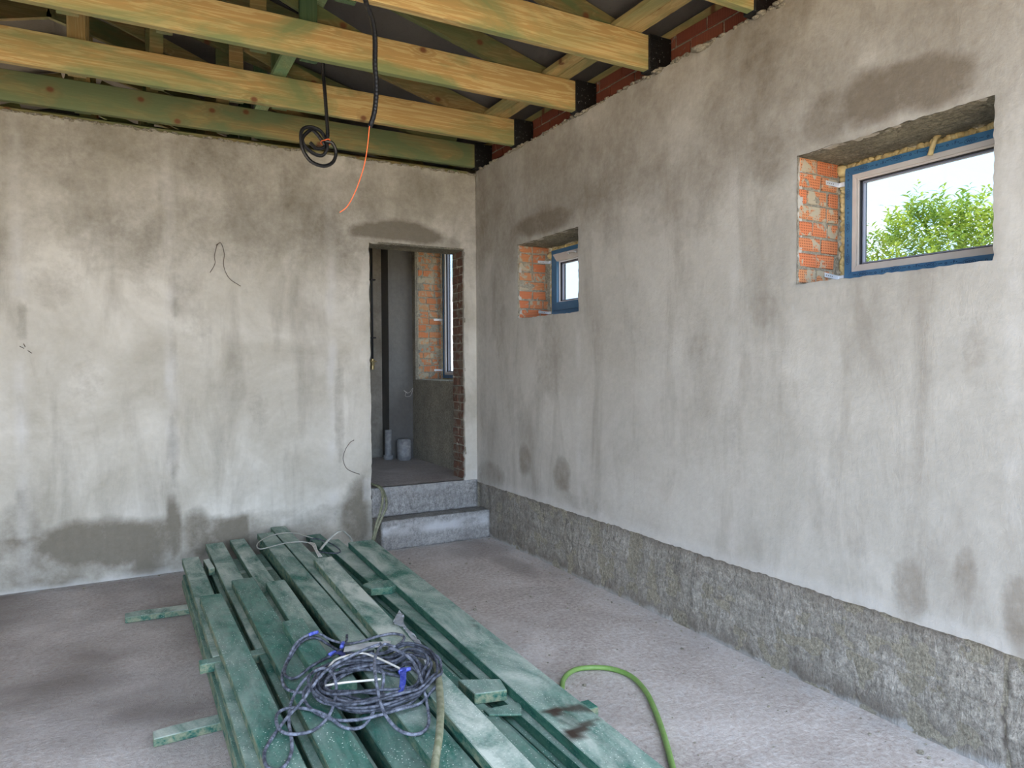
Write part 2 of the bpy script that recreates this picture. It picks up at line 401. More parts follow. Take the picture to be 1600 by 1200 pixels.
def glass():
    m = bpy.data.materials.new('window_glass'); m.use_nodes = True; t = m.node_tree; t.nodes.clear()
    tr = t.nodes.new('ShaderNodeBsdfTransparent'); tr.inputs[0].default_value = (.60, .62, .62, 1)
    gl = t.nodes.new('ShaderNodeBsdfGlossy'); gl.inputs['Roughness'].default_value = .02
    lw = t.nodes.new('ShaderNodeLayerWeight'); lw.inputs[0].default_value = .5
    pw = t.nodes.new('ShaderNodeMath'); pw.operation = 'POWER'; pw.inputs[1].default_value = 5; t.links.new(lw.outputs['Facing'], pw.inputs[0])
    fr = t.nodes.new('ShaderNodeMath'); fr.operation = 'MULTIPLY_ADD'; fr.inputs[1].default_value = .9; fr.inputs[2].default_value = .05; t.links.new(pw.outputs[0], fr.inputs[0])
    mx = t.nodes.new('ShaderNodeMixShader'); o = t.nodes.new('ShaderNodeOutputMaterial')
    t.links.new(fr.outputs[0], mx.inputs[0]); t.links.new(tr.outputs[0], mx.inputs[1]); t.links.new(gl.outputs[0], mx.inputs[2]); t.links.new(mx.outputs[0], o.inputs[0]); return m
M_GLASS = glass()

# ------------------------------------------------------------------ ragged slabs (plaster coats, footing, floor)
def slab(name, mat, mapf, u0, u1, v0, v1, holes=(), res=.03, jag=.007, thick=.03, relief=.004, stain_shade_f=None, rag_sides='', parent=None, kind='structure', rough_amp=0):
    """grid in (u,v); mapf(u,v,d) -> xyz with d = depth towards the room"""
    def lines(a, b, extra):
        ks = sorted({a, b, *[e for e in extra if a < e < b]}); out = []
        for p, q in zip(ks, ks[1:]):
            n = max(1, round((q-p)/res)); out += [p+(q-p)*i/n for i in range(n)]
        return out+[b]
    U = lines(u0, u1, [h[i] for h in holes for i in (0, 1)]); V = lines(v0, v1, [h[i] for h in holes for i in (2, 3)])
    def inhole(u, v): return any(h[0] < u < h[1] and h[2] < v < h[3] for h in holes)
    def edge(u, v):
        for h in holes:
            on_u = min(abs(u-h[0]), abs(u-h[1])) < 1e-6 and h[2]-1e-6 <= v <= h[3]+1e-6
            on_v = min(abs(v-h[2]), abs(v-h[3])) < 1e-6 and h[0]-1e-6 <= u <= h[1]+1e-6
            if on_u or on_v: return on_u, on_v
        if 'b' in rag_sides and abs(v-v0) < 1e-6: return False, True
        if 't' in rag_sides and abs(v-v1) < 1e-6: return False, True
        return False, False
    verts = []; faces = []; idx = {}; st = []; du = []
    for i, u in enumerate(U):
        for j, v in enumerate(V):
            eu, ev = edge(u, v); uu, vv = u, v
            if eu: uu += jag*(.8*noise.noise(Vector((v*9, u*3, 1.7)))+1.2*noise.noise(Vector((v*60, u*3, 4.7))))
            if ev: vv += jag*(.8*noise.noise(Vector((u*9, v*3, 9.7)))+1.2*noise.noise(Vector((u*60, v*3, 2.7))))
            d = relief*(fbm(u*1.1, v*1.1, 3.3, 3)+.35*fbm(u*6, v*6, 8.8, 2))
            if rough_amp: d += rough_amp*fbm(u*9, v*9, 5.5, 5)
            if eu or ev: d += .004*noise.noise(Vector((u*30, v*30, 7)))-.003
            idx[(i, j)] = len(verts); verts.append(mapf(uu, vv, d))
            s_, d_ = stain_shade_f(u, v) if stain_shade_f else (0, 0)
            st.append(s_); du.append(d_)
    for i in range(len(U)-1):
        for j in range(len(V)-1):
            if inhole((U[i]+U[i+1])/2, (V[j]+V[j+1])/2): continue
            faces.append((idx[(i, j)], idx[(i+1, j)], idx[(i+1, j+1)], idx[(i, j+1)]))
    cnt = {}
    for f in faces:
        for a, b in zip(f, f[1:]+f[:1]):
            k = (min(a, b), max(a, b)); cnt[k] = cnt.get(k, 0)+1
    if thick:
        back = {}
        off = Vector(mapf(0, 0, -thick))-Vector(mapf(0, 0, 0))
        for (a, b), c in cnt.items():
            if c == 1:
                for q in (a, b):
                    if q not in back:
                        back[q] = len(verts); verts.append(tuple(Vector(verts[q])+off)); st.append(st[q]); du.append(du[q])
                faces.append((a, b, back[b], back[a]))
    me = bpy.data.meshes.new(name); me.from_pydata([tuple(v) for v in verts], [], faces)
    for nm, dat in (('stain', st), ('dust', du)):
        a = me.attributes.new(nm, 'FLOAT', 'POINT'); a.data.foreach_set('value', dat)
    for p in me.polygons[:]: p.use_smooth = True
    bm = bmesh.new(); bm.from_mesh(me); bmesh.ops.recalc_face_normals(bm, faces=bm.faces)
    for e in bm.edges:
        if len(e.link_faces) == 2 and e.calc_face_angle(0) > .9: e.smooth = False
    bm.to_mesh(me); bm.free()
    me.materials.append(mat)
    o = bpy.data.objects.new(name, me); link(o, parent)
    if kind: o['kind'] = kind
    return o

def stain_field(blobs, u, v):
    s = 0
    wu = .10*fbm(u*2.2, v*2.2, 1.1, 3); wv = .10*fbm(u*2.2, v*2.2, 6.1, 3)
    for (bu, bv, ru, rv, k) in blobs:
        du = abs(u-bu)-abs(wu)*.0; a = (u-bu+wu*min(1, ru*4))/ru; b = (v-bv+wv*min(1, rv*4))/rv
        d = a*a+b*b
        if d < 2.6: s = max(s, k*(1-sstep(.35, 2.0, d)))
    return s
STB = [(-2.95,0.28,0.46,0.17,0.95),(-3.49,0.34,0.14,0.22,0.5),(-2.36,0.24,0.11,0.22,0.8),(-2.02,0.15,0.21,0.2,0.55),(-1.55,0.14,0.26,0.21,0.45),(-1.12,0.31,0.12,0.3,0.8),(-0.78,2.69,0.43,0.09,1),(-2.68,3.15,0.21,0.22,0.55),(-3.1,3.15,0.25,0.13,0.4),(-1.81,2.87,0.29,0.3,0.25),(-2.83,2.67,0.24,0.28,0.3),(-2.0,2.72,0.12,0.25,0.4),(-2.32,2.74,0.09,0.29,0.35),(-2.38,2.04,0.18,0.29,0.2),(-3.23,2.14,0.15,0.18,0.25),(-2.52,0.94,0.03,0.24,0.5),(-2.53,0.31,0.05,0.24,0.9),(-2.51,1.61,0.03,0.19,0.3),(-2.5,1.99,0.03,0.09,0.5),(-1.33,2.82,0.04,0.16,0.5),(-1.27,1.18,0.04,0.43,0.4),(-3.44,1.87,0.03,0.13,0.4),(-3.47,0.51,0.03,0.18,0.5),(-1.93,1.25,0.1,0.2,0.2),(-3.09,1.43,0.12,0.18,0.2),(-0.28,2.64,0.19,0.07,0.5),(-1.56,3.1,0.25,0.15,0.35),(-0.92,3.12,0.34,0.12,0.3),(-4.6,.3,.6,.25,.7),(-5.6,2.5,.4,.4,.3)]
STR = [(-4.01,2.68,0.30,0.12,0.9),(-3.67,2.68,0.16,0.11,0.7),(-3.36,2.63,0.14,0.18,0.55),(-1.19,2.64,0.47,0.10,0.85),(-0.68,2.58,0.16,0.19,0.5),(-2.01,3.1,0.43,0.17,0.35),(-0.88,0.77,0.1,0.13,0.6),(-1.45,0.72,0.12,0.13,0.6),(-3.31,1.83,0.09,0.09,0.35),(-4.08,0.59,0.08,0.12,0.5),(-4.32,0.71,0.05,0.11,0.55),(-4.52,0.59,0.06,0.14,0.6),(-1.28,1.59,0.18,0.29,0.3),(-3.47,1.32,0.08,0.16,0.2),(-3.82,0.77,0.06,0.09,0.25),(-2.25,1.91,0.13,0.24,0.15),(-0.45,2.04,0.14,0.49,0.25),(-1.94,2.62,0.15,0.17,0.4),(-2.58,3.17,0.34,0.11,0.3),(-3.14,1.1,0.05,0.27,0.2),(-2.85,1.58,0.1,0.22,0.15),(-4.33,1.56,0.04,0.15,0.25),(-1.7,0.55,0.24,0.06,0.3),(-0.25,0.55,0.23,0.13,0.5),(-6.2,2.4,.5,.3,.4),(-.12,1.8,.09,1.3,.22)]
def stain_shade_back(u, v):
    s = stain_field(STB, u, v)
    band = (1-sstep(.36, .43, v+.06*fbm(u*4, 1, 0, 4)))*(.75+.6*fbm(u*2.2, v*3, 2, 4))
    if u > -2.0: band *= .55
    s = max(s, band*.85)
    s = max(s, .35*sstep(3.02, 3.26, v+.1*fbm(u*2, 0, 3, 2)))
    s = max(s, sstep(1.9, 2.6, v+.25*fbm(u*1.5, 0, 3, 3))*(.50+.32*max(-.8, fbm(u*2.0, v*1.3, 12, 5))))  # damp patches plus the dimmer light high on the wall, painted into the colour
    d = 0
    for x in (-3.46, -2.53, -1.33):
        a = abs(u-x+.012*fbm(v*4, x, 0, 2))
        d = max(d, (1-sstep(.012, .05, a))*(.38+.6*fbm(v*3, x*5, 9, 3)))
    d = max(0, d)*(1-min(1, s))
    if abs(u+.53) < .55 and .40 < v < .6: d = max(d, .3)
    d = max(d, (1-sstep(.0, .045, v+.02*fbm(u*9, 0, 1, 3)))*.55)
    return min(1, max(0, s)), min(1, max(0, d))
def stain_shade_right(u, v):
    s = stain_field(STR, u, v)
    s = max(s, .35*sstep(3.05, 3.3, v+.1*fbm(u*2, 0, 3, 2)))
    s = max(s, sstep(2.0, 2.7, v+.25*fbm(u*1.5, 0, 3, 3))*(.46+.30*max(-.8, fbm(u*2.0, v*1.3, 17, 5))))  # upper plaster darkened: painted falloff of light, broken up by damp patches
    d = 0
    for y in (-1.66, -3.12, -4.47, -6.0):
        a = abs(u-y+.012*fbm(v*4, y, 0, 2))
        d = max(d, (1-sstep(.012, .045, a))*(.15+.4*fbm(v*3, y*5, 9, 3)))
    d = max(d, (1-sstep(.485, .56, v+.03*fbm(u*6, 0, 1, 3)))*.35)
    return min(1, max(0, s)), min(1, max(0, d))*(1-s)

# ------------------------------------------------------------------ structure: main room
RW_H = 3.31
H1 = (-4.394, -3.516, 1.93, 2.54); H2 = (-1.653, -.772, 1.925, 2.525)
mR = lambda u, v, d: (0-d, u, v)
wall_right = slab('wall_right', M_PLASTER_R, mR, -5.6, 0.0, .472, RW_H, [H1, H2], .022, .006, .035, .006, stain_shade_right, 'bt')
mB = lambda u, v, d: (u, 0-d, v)
wall_back = slab('wall_back', M_PLASTER_B, mB, -6.6, 0.0, 0.0, 3.275, [(-1.0, -.12, -.01, 2.585)], .03, .008, .03, .006, stain_shade_back, 't')
# solid masonry cores behind the plaster coats, around the openings
def core(name, parent, axis, f0, f1, u0, u1, v0, v1, holes, mat=None):
    us = sorted({u0, u1, *[h[i] for h in holes for i in (0, 1)]}); vs = sorted({v0, v1, *[h[i] for h in holes for i in (2, 3)]})
    bm = bmesh.new()
    for a, b in zip(us, us[1:]):
        run = None
        for c, d in zip(vs, vs[1:]):
            hole = any(h[0] < (a+b)/2 < h[1] and h[2] < (c+d)/2 < h[3] for h in holes)
            if not hole:
                if axis == 'x': box(bm, f0, f1, a, b, c, d)
                else: box(bm, a, b, f0, f1, c, d)
    bmesh.ops.remove_doubles(bm, verts=bm.verts, dist=1e-5)
    return build(name, bm, mat or M_MORTAR, parent)
H1c = (-4.40, -3.51, 1.925, 2.545); H2c = (-1.66, -.766, 1.92, 2.53); H3c = (.50, 1.62, 1.386, 2.95)
core('masonry_core', wall_right, 'x', .03, .42, -5.85, 3.4, -.3, 3.30, [H1c, H2c, H3c])
core('masonry_core', wall_back, 'y', .025, .27, -6.6, .03, -.3, 3.26, [(-1.005, -.115, .47, 2.59)])

# footing strip under the right wall: board-marked rough concrete
def stain_plinth(u, v):
    s = .45*max(0, fbm(u*1.5, v*4, 3, 4))+.55*(1-sstep(.02, .14, v+.05*fbm(u*7, 0, 2, 3)))
    s = max(s, .5*sstep(.38, .47, v+.03*fbm(u*5, 0, 4, 3)))
    if u > -.9: s = max(s, .35+.3*fbm(u*6, v*6, 1, 3))
    a = abs(u+4.45+.02*fbm(v*6, 0, 0, 3)); s = max(s, 1-sstep(.004, .014, a))
    for zz in (.14, .25, .36): s = max(s, .35*(1-sstep(.001, .006, abs(v-zz+.004*fbm(u*3, 0, zz, 2)))))
    return min(1, max(0, s)), max(0, .5*(1-sstep(.005, .03, v+.03*fbm(u*8, 0, 7, 4))))
def mP(u, v, d):
    q = d
    for zz in (.14, .25, .36):
        q += .004*math.exp(-((v-zz+.004*fbm(u*3, 0, zz, 2))/.006)**2)
    q -= .012*math.exp(-((u+4.45+.02*fbm(v*6, 0, 0, 3))/.006)**2)
    return (.026-q, u, v)
slab('trim_1', M_PLINTH, mP, -5.6, .0, 0.0, .476, [], .012, .004, 0, .004, stain_plinth, '', None, 'structure', .0085)

def stain_floor(u, v):
    s = 0
    s = max(s, .85*sstep(-2.0, -2.7, u)*(0.6+.7*fbm(u*1.5, v*1.9, 4, 5)))
    s = max(s, .35*max(0, fbm(u*1.3, v*1.6, 9, 4)))
    for (bu, bv, ru, rv, k) in [(-.25, -.55, .3, .3, .35), (-.22, -1.1, .12, .4, .5), (-.2, -.3, .15, .2, .4)]:
        a = ((u-bu)/ru)**2+((v-bv)/rv)**2; s = max(s, k*(1-sstep(.3, 1.3, a+.3*fbm(u*6, v*6, 0, 3))))
    n = .07*fbm(u*8, v*8, 2, 5)
    d = .6*(1-sstep(.0, .04, abs(u-.02)+n))*(.6+fbm(u*20, v*20, 3, 4))
    d = max(d, .4*(1-sstep(.03, .16, abs(u-.02)+2*n))*(.5+fbm(u*14, v*14, 8, 4)))
    d = max(d, .7*(1-sstep(.0, .07, abs(v)+n+.02*fbm(u*2, 0, 0, 2)))*(.6+fbm(u*16, v*16, 8, 4)))
    if -1.1 < u < .1: d = max(d, .6*(1-sstep(.0, .07, abs(v+.2)+n)))
    return min(1, max(0, s)), min(1, max(0, d))
mF = lambda u, v, d: (u, v, 0+d)
floor = slab('floor', M_FLOOR, mF, -6.6, .03, -5.85, .0, [], .04, .0, 0, .003, stain_floor)
bm = bmesh.new(); box(bm, -6.9, .42, -5.85, .27, -.25, -.012); build('floor_slab', bm, M_STEP, floor)

# off-camera walls: left, rear with the wide garage opening
wl = slab('wall_left', M_PLASTER_B, lambda u, v, d: (-6.6+d, u, v), -5.6, 0.0, 0, 3.29, [], .25, 0, .03, .004, lambda u, v: (max(0, .4*fbm(u, v, 1, 3)), 0))
core('masonry_core', wl, 'x', -6.9, -6.62, -5.85, 3.4, -.3, 3.30, [])
wr = slab('wall_rear', M_PLASTER_R, lambda u, v, d: (u, -5.6+d, v), -6.6, 0.0, 0, 3.29, [(-6.3, -.10, -.01, 3.2)], .2, 0, .03, .004, lambda u, v: (0, 0))
core('masonry_core', wr, 'y', -5.85, -5.63, -6.9, .42, -.3, 3.30, [(-6.3, -.10, -.2, 3.2)])
bm = bmesh.new(); box(bm, -60, 60, -60, 60, -.5, -.22); g = build('yard_ground', bm, M_EARTH); tag(g, kind='structure')

# ------------------------------------------------------------------ far room
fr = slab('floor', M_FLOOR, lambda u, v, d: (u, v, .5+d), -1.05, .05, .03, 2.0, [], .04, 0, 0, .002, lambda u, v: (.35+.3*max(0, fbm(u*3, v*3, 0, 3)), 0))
bm = bmesh.new(); box(bm, -3.2, .05, .27, 3.4, .0, .49); build('floor_slab', bm, M_STEP, fr)
bm = bmesh.new(); box(bm, -1.0, -.12, .03, .275, 0, .488); build('door_sill', bm, M_STEP, fr)
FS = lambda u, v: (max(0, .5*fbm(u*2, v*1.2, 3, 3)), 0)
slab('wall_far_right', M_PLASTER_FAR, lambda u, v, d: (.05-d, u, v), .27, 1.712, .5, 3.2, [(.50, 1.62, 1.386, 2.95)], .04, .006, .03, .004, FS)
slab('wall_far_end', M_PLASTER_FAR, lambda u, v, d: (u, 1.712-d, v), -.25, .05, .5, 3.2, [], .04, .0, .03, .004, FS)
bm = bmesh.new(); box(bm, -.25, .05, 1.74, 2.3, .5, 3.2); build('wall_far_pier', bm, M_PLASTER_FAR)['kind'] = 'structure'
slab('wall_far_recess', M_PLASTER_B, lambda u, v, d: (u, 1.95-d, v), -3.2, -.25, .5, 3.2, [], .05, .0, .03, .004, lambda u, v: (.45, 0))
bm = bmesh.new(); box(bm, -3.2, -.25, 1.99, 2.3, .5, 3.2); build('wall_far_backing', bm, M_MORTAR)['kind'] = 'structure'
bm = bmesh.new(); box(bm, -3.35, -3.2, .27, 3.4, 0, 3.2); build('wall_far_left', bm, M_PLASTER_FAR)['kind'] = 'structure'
# the two steps
def rough_block(name, x0, x1, y0, y1, z0, z1, mat, amp=.006, res=.03, stain_shade_f=None, parent=None):
    bm = bmesh.new(); box(bm, x0, x1, y0, y1, z0, z1)
    n = int(max(x1-x0, y1-y0)/res)
    bmesh.ops.subdivide_edges(bm, edges=[e for e in bm.edges if abs(e.verts[0].co.x-e.verts[1].co.x) > .1], cuts=int((x1-x0)/res), use_grid_fill=True)
    bmesh.ops.subdivide_edges(bm, edges=[e for e in bm.edges if abs(e.verts[0].co.z-e.verts[1].co.z) > .1], cuts=max(1, int((z1-z0)/res)), use_grid_fill=True)
    bmesh.ops.subdivide_edges(bm, edges=[e for e in bm.edges if abs(e.verts[0].co.y-e.verts[1].co.y) > .1], cuts=max(1, int((y1-y0)/res)), use_grid_fill=True)
    for v in bm.verts:
        c = v.co.copy(); k = amp
        v.co += Vector((noise.noise(c*14), noise.noise(c*14+Vector((5, 5, 5))), .6*noise.noise(c*14+Vector((9, 1, 5)))))*k
    me_o = build(name, bm, mat, parent, True)
    me = me_o.data
    a = me.attributes.new('stain', 'FLOAT', 'POINT'); b = me.attributes.new('dust', 'FLOAT', 'POINT')
    if stain_shade_f:
        for i, v in enumerate(me.vertices): a.data[i].value, b.data[i].value = stain_shade_f(v.co)
    m = me_o.modifiers.new('edge', 'EDGE_SPLIT') if False else None
    for e in me.edges: pass
    return me_o
def st_low(c):
    n = fbm(c.x*6, c.y*6, c.z*9, 4)
    if c.y < -.19:   # front: pale bluish band of dried laitance
        return (max(0, .5*n+.1) if c.z < .1 else .15*max(0, n), (.85*sstep(.1, .14, c.z)*(1-sstep(.2, .235, c.z+.05*n))*(.6+1.1*n)+.12) if c.x > -.97 else .05)
    return (.45+.3*n if c.z > .24 else .2, 0)
s1 = rough_block('concrete_step', -.985, .024, -.2, -.014, 0, .246, M_STEP, .011, .022, st_low)
tag(s1, 'single poured concrete step with pale chipped front below the doorway', 'step')
def st_up(c):
    n = fbm(c.x*5, c.z*8, 3, 4); return (max(0, .35*n+.1), .35*sstep(.42, .49, c.z+.06*n)*(.5+n)+.4*(1-sstep(.25, .29, c.z+.05*n))*(.5+n))
rough_block('trim_2', -1.0, -.005, -.012, .03, .246, .497, M_STEP, .004, .025, st_up)['kind'] = 'structure'

# ------------------------------------------------------------------ brickwork pieces
def brick_piece(parent, mat, x0, x1, y0, y1, z0, z1, jit=.003):
    bm = bmesh.new(); j = lambda: rnd.uniform(-jit, jit)
    vs = box(bm, x0, x1, y0, y1, z0, z1, 0)
    for v in vs: v.co += Vector((j(), j(), j()))
    bmesh.ops.bevel(bm, geom=list(bm.edges), offset=.003, segments=1, affect='EDGES')
    return build('brick', bm, mat, parent)
def reveal_bricks(parent, mat, yface, x0, x1, z0, z1, seed, proud=.004):
    r = random.Random(seed); z = z0+.004; k = 0; ch = .0655; jt = .011
    while z < z1-.02:
        zt = min(z+ch, z1-.003)
        x = x0+.006; first = r.choice((.05, .12, .09)) if k % 2 else r.choice((.12, .15, .19))
        while x < x1-.02:
            xe = min(x+first, x1-.002)
            if x1-xe < .03: xe = x1-.002
            brick_piece(parent, mat, x, xe, yface-r.uniform(.5, 1.3)*proud, yface+.05, z, zt)
            x = xe+jt; first = r.choice((.12, .10, .14))
        z = zt+jt; k += 1
reveal_bricks(wall_right, M_BRICK, -3.516, .012, .30, 1.935, 2.54, 3)
reveal_bricks(wall_right, M_BRICK, -.770, .012, .30, 1.93, 2.525, 5)
reveal_bricks(wall_right, M_BRICK_FAR, 1.620, .06, .34, 1.39, 2.95, 8)
# mortar bed of each far reveal, lumpy, covering parts of the bricks
def mortar_face(parent, yface, x0, x1, z0, z1, seed):
    nx, nz_ = int((x1-x0)/.008), int((z1-z0)/.008); vs = []; fs = []
    for i in range(nx+1):
        for j in range(nz_+1):
            x = x0+(x1-x0)*i/nx; z = z0+(z1-z0)*j/nz_
            d = .0045*fbm(x*22+seed, z*22, seed, 4)+.006*max(0, fbm(x*7, z*7+seed, 2, 3))-.0015+.006*(1-sstep(0, .03, x-x0))
            vs.append((x, yface-d, z))
    for i in range(nx):
        for j in range(nz_):
            a = i*(nz_+1)+j; fs.append((a, a+nz_+1, a+nz_+2, a+1))
    me = bpy.data.meshes.new('mortar_bed'); me.from_pydata(vs, [], fs); me.materials.append(M_MORTAR)
    for p in me.polygons: p.use_smooth = True
    o = bpy.data.objects.new('mortar_bed', me); link(o, parent)
mortar_face(wall_right, -3.516, .0, .31, 1.93, 2.545, 1)
mortar_face(wall_right, -.772, .0, .31, 1.925, 2.53, 4)
mortar_face(wall_right, 1.618, .05, .345, 1.386, 2.95, 7)
# lintel soffits (rough, board marked)
def soffit(parent, x0, x1, y0, y1, z, seed):
    nx, ny = 26, int((y1-y0)/.012); vs = []; fs = []
    for i in range(nx+1):
        for j in range(ny+1):
            x = x0+(x1-x0)*i/nx; y = y0+(y1-y0)*j/ny
            d = .006*fbm(x*30, y*8, seed, 4)+.006*math.floor((x-x0)/(x1-x0)*3.99)/4*fbm(1, y, i//7, 2)
            vs.append((x, y, z-.004-d))
    for i in range(nx):
        for j in range(ny):
            a = i*(ny+1)+j; fs.append((a, a+ny+1, a+ny+2, a+1))
    me = bpy.data.meshes.new('lintel_soffit'); me.from_pydata(vs, [], fs); me.materials.append(M_SOFFIT)
    o = bpy.data.objects.new('lintel_soffit', me); link(o, parent)
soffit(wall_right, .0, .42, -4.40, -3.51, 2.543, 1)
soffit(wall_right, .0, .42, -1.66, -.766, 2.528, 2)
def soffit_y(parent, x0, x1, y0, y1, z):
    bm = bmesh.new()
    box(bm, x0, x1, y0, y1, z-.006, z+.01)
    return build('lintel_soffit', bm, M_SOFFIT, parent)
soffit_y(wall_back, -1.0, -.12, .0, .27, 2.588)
# right door jamb: bricks under a smear of mortar
z = .505; k = 0
while z < 2.57:
    zt = min(z+.068, 2.585)
    cuts = [.03, .15, .262] if k % 2 else [.03, .10, .262]
    for a, b in zip(cuts, cuts[1:]):
        brick_piece(wall_back, M_BRICK_JAMB, -.119-rnd.uniform(0, .005), -.09, a+.004, b-.004, z, zt, .004)
    z = zt+.010; k += 1
bm = bmesh.new()
for i in range(60):
    zc = .5+2.08*i/60+rnd.uniform(-.01, .01); y = rnd.choice((.01, .02, .255, .1, .18, .15))
    bmesh.ops.create_icosphere(bm, subdivisions=1, radius=rnd.uniform(.008, .02), matrix=Matrix.Translation((-.115, y, zc)) @ Matrix.Diagonal((.5, 1, 1.6, 1)))
tag(build('mortar_lumps', bm, M_MORTAR, wall_back, True), kind='stuff')
# two courses of dark red brick showing above the right wall's plaster
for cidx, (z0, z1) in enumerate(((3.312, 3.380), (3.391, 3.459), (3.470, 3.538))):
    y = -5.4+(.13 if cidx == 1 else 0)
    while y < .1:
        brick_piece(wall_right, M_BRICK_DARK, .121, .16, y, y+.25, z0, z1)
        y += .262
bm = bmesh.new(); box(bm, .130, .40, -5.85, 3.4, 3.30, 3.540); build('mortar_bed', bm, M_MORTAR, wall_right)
# torn plaster lip along the tops of both walls
bm = bmesh.new()
for i in range(420):
    y = -5.5+5.5*rnd.random(); r = rnd.uniform(.006, .016)
    bmesh.ops.create_icosphere(bm, subdivisions=1, radius=r, matrix=Matrix.Translation((rnd.uniform(-.004, .02), y, 3.312+rnd.uniform(-.01, .006))) @ Matrix.Diagonal((1, rnd.uniform(1, 2.4), rnd.uniform(.5, .9), 1)))
for (y, r) in ((-.78, .035), (-.86, .03), (-1.66, .032), (-1.74, .03), (-2.44, .034), (-2.53, .03), (-2.90, .05), (-3.3, .03), (-.12, .03), (-3.42, .035)):
    for q in range(5):
        bmesh.ops.create_icosphere(bm, subdivisions=1, radius=r*rnd.uniform(.4, .8), matrix=Matrix.Translation((rnd.uniform(-.03, .02), y+rnd.uniform(-.03, .03), 3.30+rnd.uniform(-.008, .012))) @ Matrix.Diagonal((1, 1.5, .45, 1)))
for v in bm.verts: v.co += Vector([noise.noise(v.co*60+Vector((k, 0, 0))) for k in (0, 9, 18)])*.005
tag(build('mortar_lumps', bm, M_MORTAR, wall_right, True), kind='stuff')
bm = bmesh.new()
for i in range(330):
    x = -5*rnd.random(); r = rnd.uniform(.006, .015)
    bmesh.ops.create_icosphere(bm, subdivisions=1, radius=r, matrix=Matrix.Translation((x, rnd.uniform(-.004, .02), 3.276+rnd.uniform(-.012, .006))) @ Matrix.Diagonal((rnd.uniform(1, 2.6), 1, rnd.uniform(.5, .9), 1)))
for v in bm.verts: v.co += Vector([noise.noise(v.co*60+Vector((k, 0, 0))) for k in (0, 9, 18)])*.005
tag(build('mortar_lumps', bm, M_MORTAR, wall_back, True), kind='stuff')

# ------------------------------------------------------------------ windows
def ring(bm, y0, y1, z0, z1, w, x0, x1, sides='btlr', gap=.0012):
    """mitred frame members around (y0..y1, z0..z1), width w"""
    q = {'b': [(y0, z0), (y1, z0), (y1-w, z0+w), (y0+w, z0+w)], 't': [(y0, z1), (y0+w, z1-w), (y1-w, z1-w), (y1, z1)],
         'l': [(y1, z0), (y1, z1), (y1-w, z1-w), (y1-w, z0+w)], 'r': [(y0, z0), (y0+w, z0+w), (y0+w, z1-w), (y0, z1)]}
    for s in sides:
        P = q[s]; cy = sum(p[0] for p in P)/4; cz = sum(p[1] for p in P)/4
        prism(bm, [(x0, p[0]+(gap if p[0] < cy else -gap), p[1]) for p in P], (x1-x0, 0, 0))
def glyphs():
    out = {}
    for t in ('WDS', 'o', 'F'):
        c = bpy.data.curves.new('t', 'FONT'); c.body = t; c.align_x = 'CENTER'; c.align_y = 'CENTER'; c.size = 1; c.offset = .01; c.resolution_u = 2
        ob = bpy.data.objects.new('t', c); COL.objects.link(ob); bpy.context.view_layer.update()
        me = bpy.data.meshes.new_from_object(ob.evaluated_get(bpy.context.evaluated_depsgraph_get()))
        out[t] = ([v.co.copy() for v in me.vertices], [tuple(p.vertices) for p in me.polygons])
        bpy.data.objects.remove(ob, do_unlink=True); bpy.data.meshes.remove(me)
    return out
GLY = glyphs()
def film_print(parent, y0, y1, z0, z1, w, x):
    bm = bmesh.new()
    def put(t, a, b, size, along):   # a,b = centre (y,z); text reads towards -y on horizontals, up on verticals
        vs, fs = GLY[t]; V = []
        for p in vs:
            if along == 'h': V.append(bm.verts.new((x, a-p.x*size, b+p.y*size)))
            else: V.append(bm.verts.new((x, a+p.y*size, b+p.x*size)))
        for f in fs:
            try: bm.faces.new([V[i] for i in f])
            except Exception: pass
    def oval(a, b, ra, rb):
        n = 20; A = [bm.verts.new((x, a+ra*math.cos(2*PI*k/n), b+rb*math.sin(2*PI*k/n))) for k in range(n)]
        B = [bm.verts.new((x, a+(ra-.0015)*math.cos(2*PI*k/n), b+(rb-.0015)*math.sin(2*PI*k/n))) for k in range(n)]
        for k in range(n): bm.faces.new((A[k], A[(k+1) % n], B[(k+1) % n], B[k]))
    def dash(a, b, la, lb):
        vs = [bm.verts.new((x, a+i*la/2, b+j*lb/2)) for i, j in ((-1, -1), (1, -1), (1, 1), (-1, 1))]; bm.faces.new(vs)
    for along in 'bt':
        zc = (z0+w*.55) if along == 'b' else (z1-w*.5)
        y = y1-.10; k = 0
        while y > y0+.06:
            dz = .006*math.sin(k*1.3)
            oval(y, zc+dz, .027, .012); put('WDS', y, zc+dz, .016, 'h')
            dash(y-.042, zc+dz, .02, .002); put('o', y-.068, zc+dz, .022, 'h')
            dash(y-.090, zc+dz-.002, .006, .002); put('F', y-.102, zc+dz, .020, 'h'); dash(y-.113, zc+dz, .004, .004)
            dash(y+.04, zc+dz, .018, .002)
            y -= .165; k += 1
    yc = y1-w*.5; zz = z0+.10
    while zz < z1-.08:
        oval(yc, zz, .011, .026); put('WDS', yc, zz, .015, 'v')
        dash(yc, zz+.044, .002, .02); put('o', yc, zz+.07, .020, 'v'); dash(yc, zz+.092, .005, .006); dash(yc, zz+.104, .002, .008)
        zz += .16
    build('film_print', bm, M_PRINT, parent)
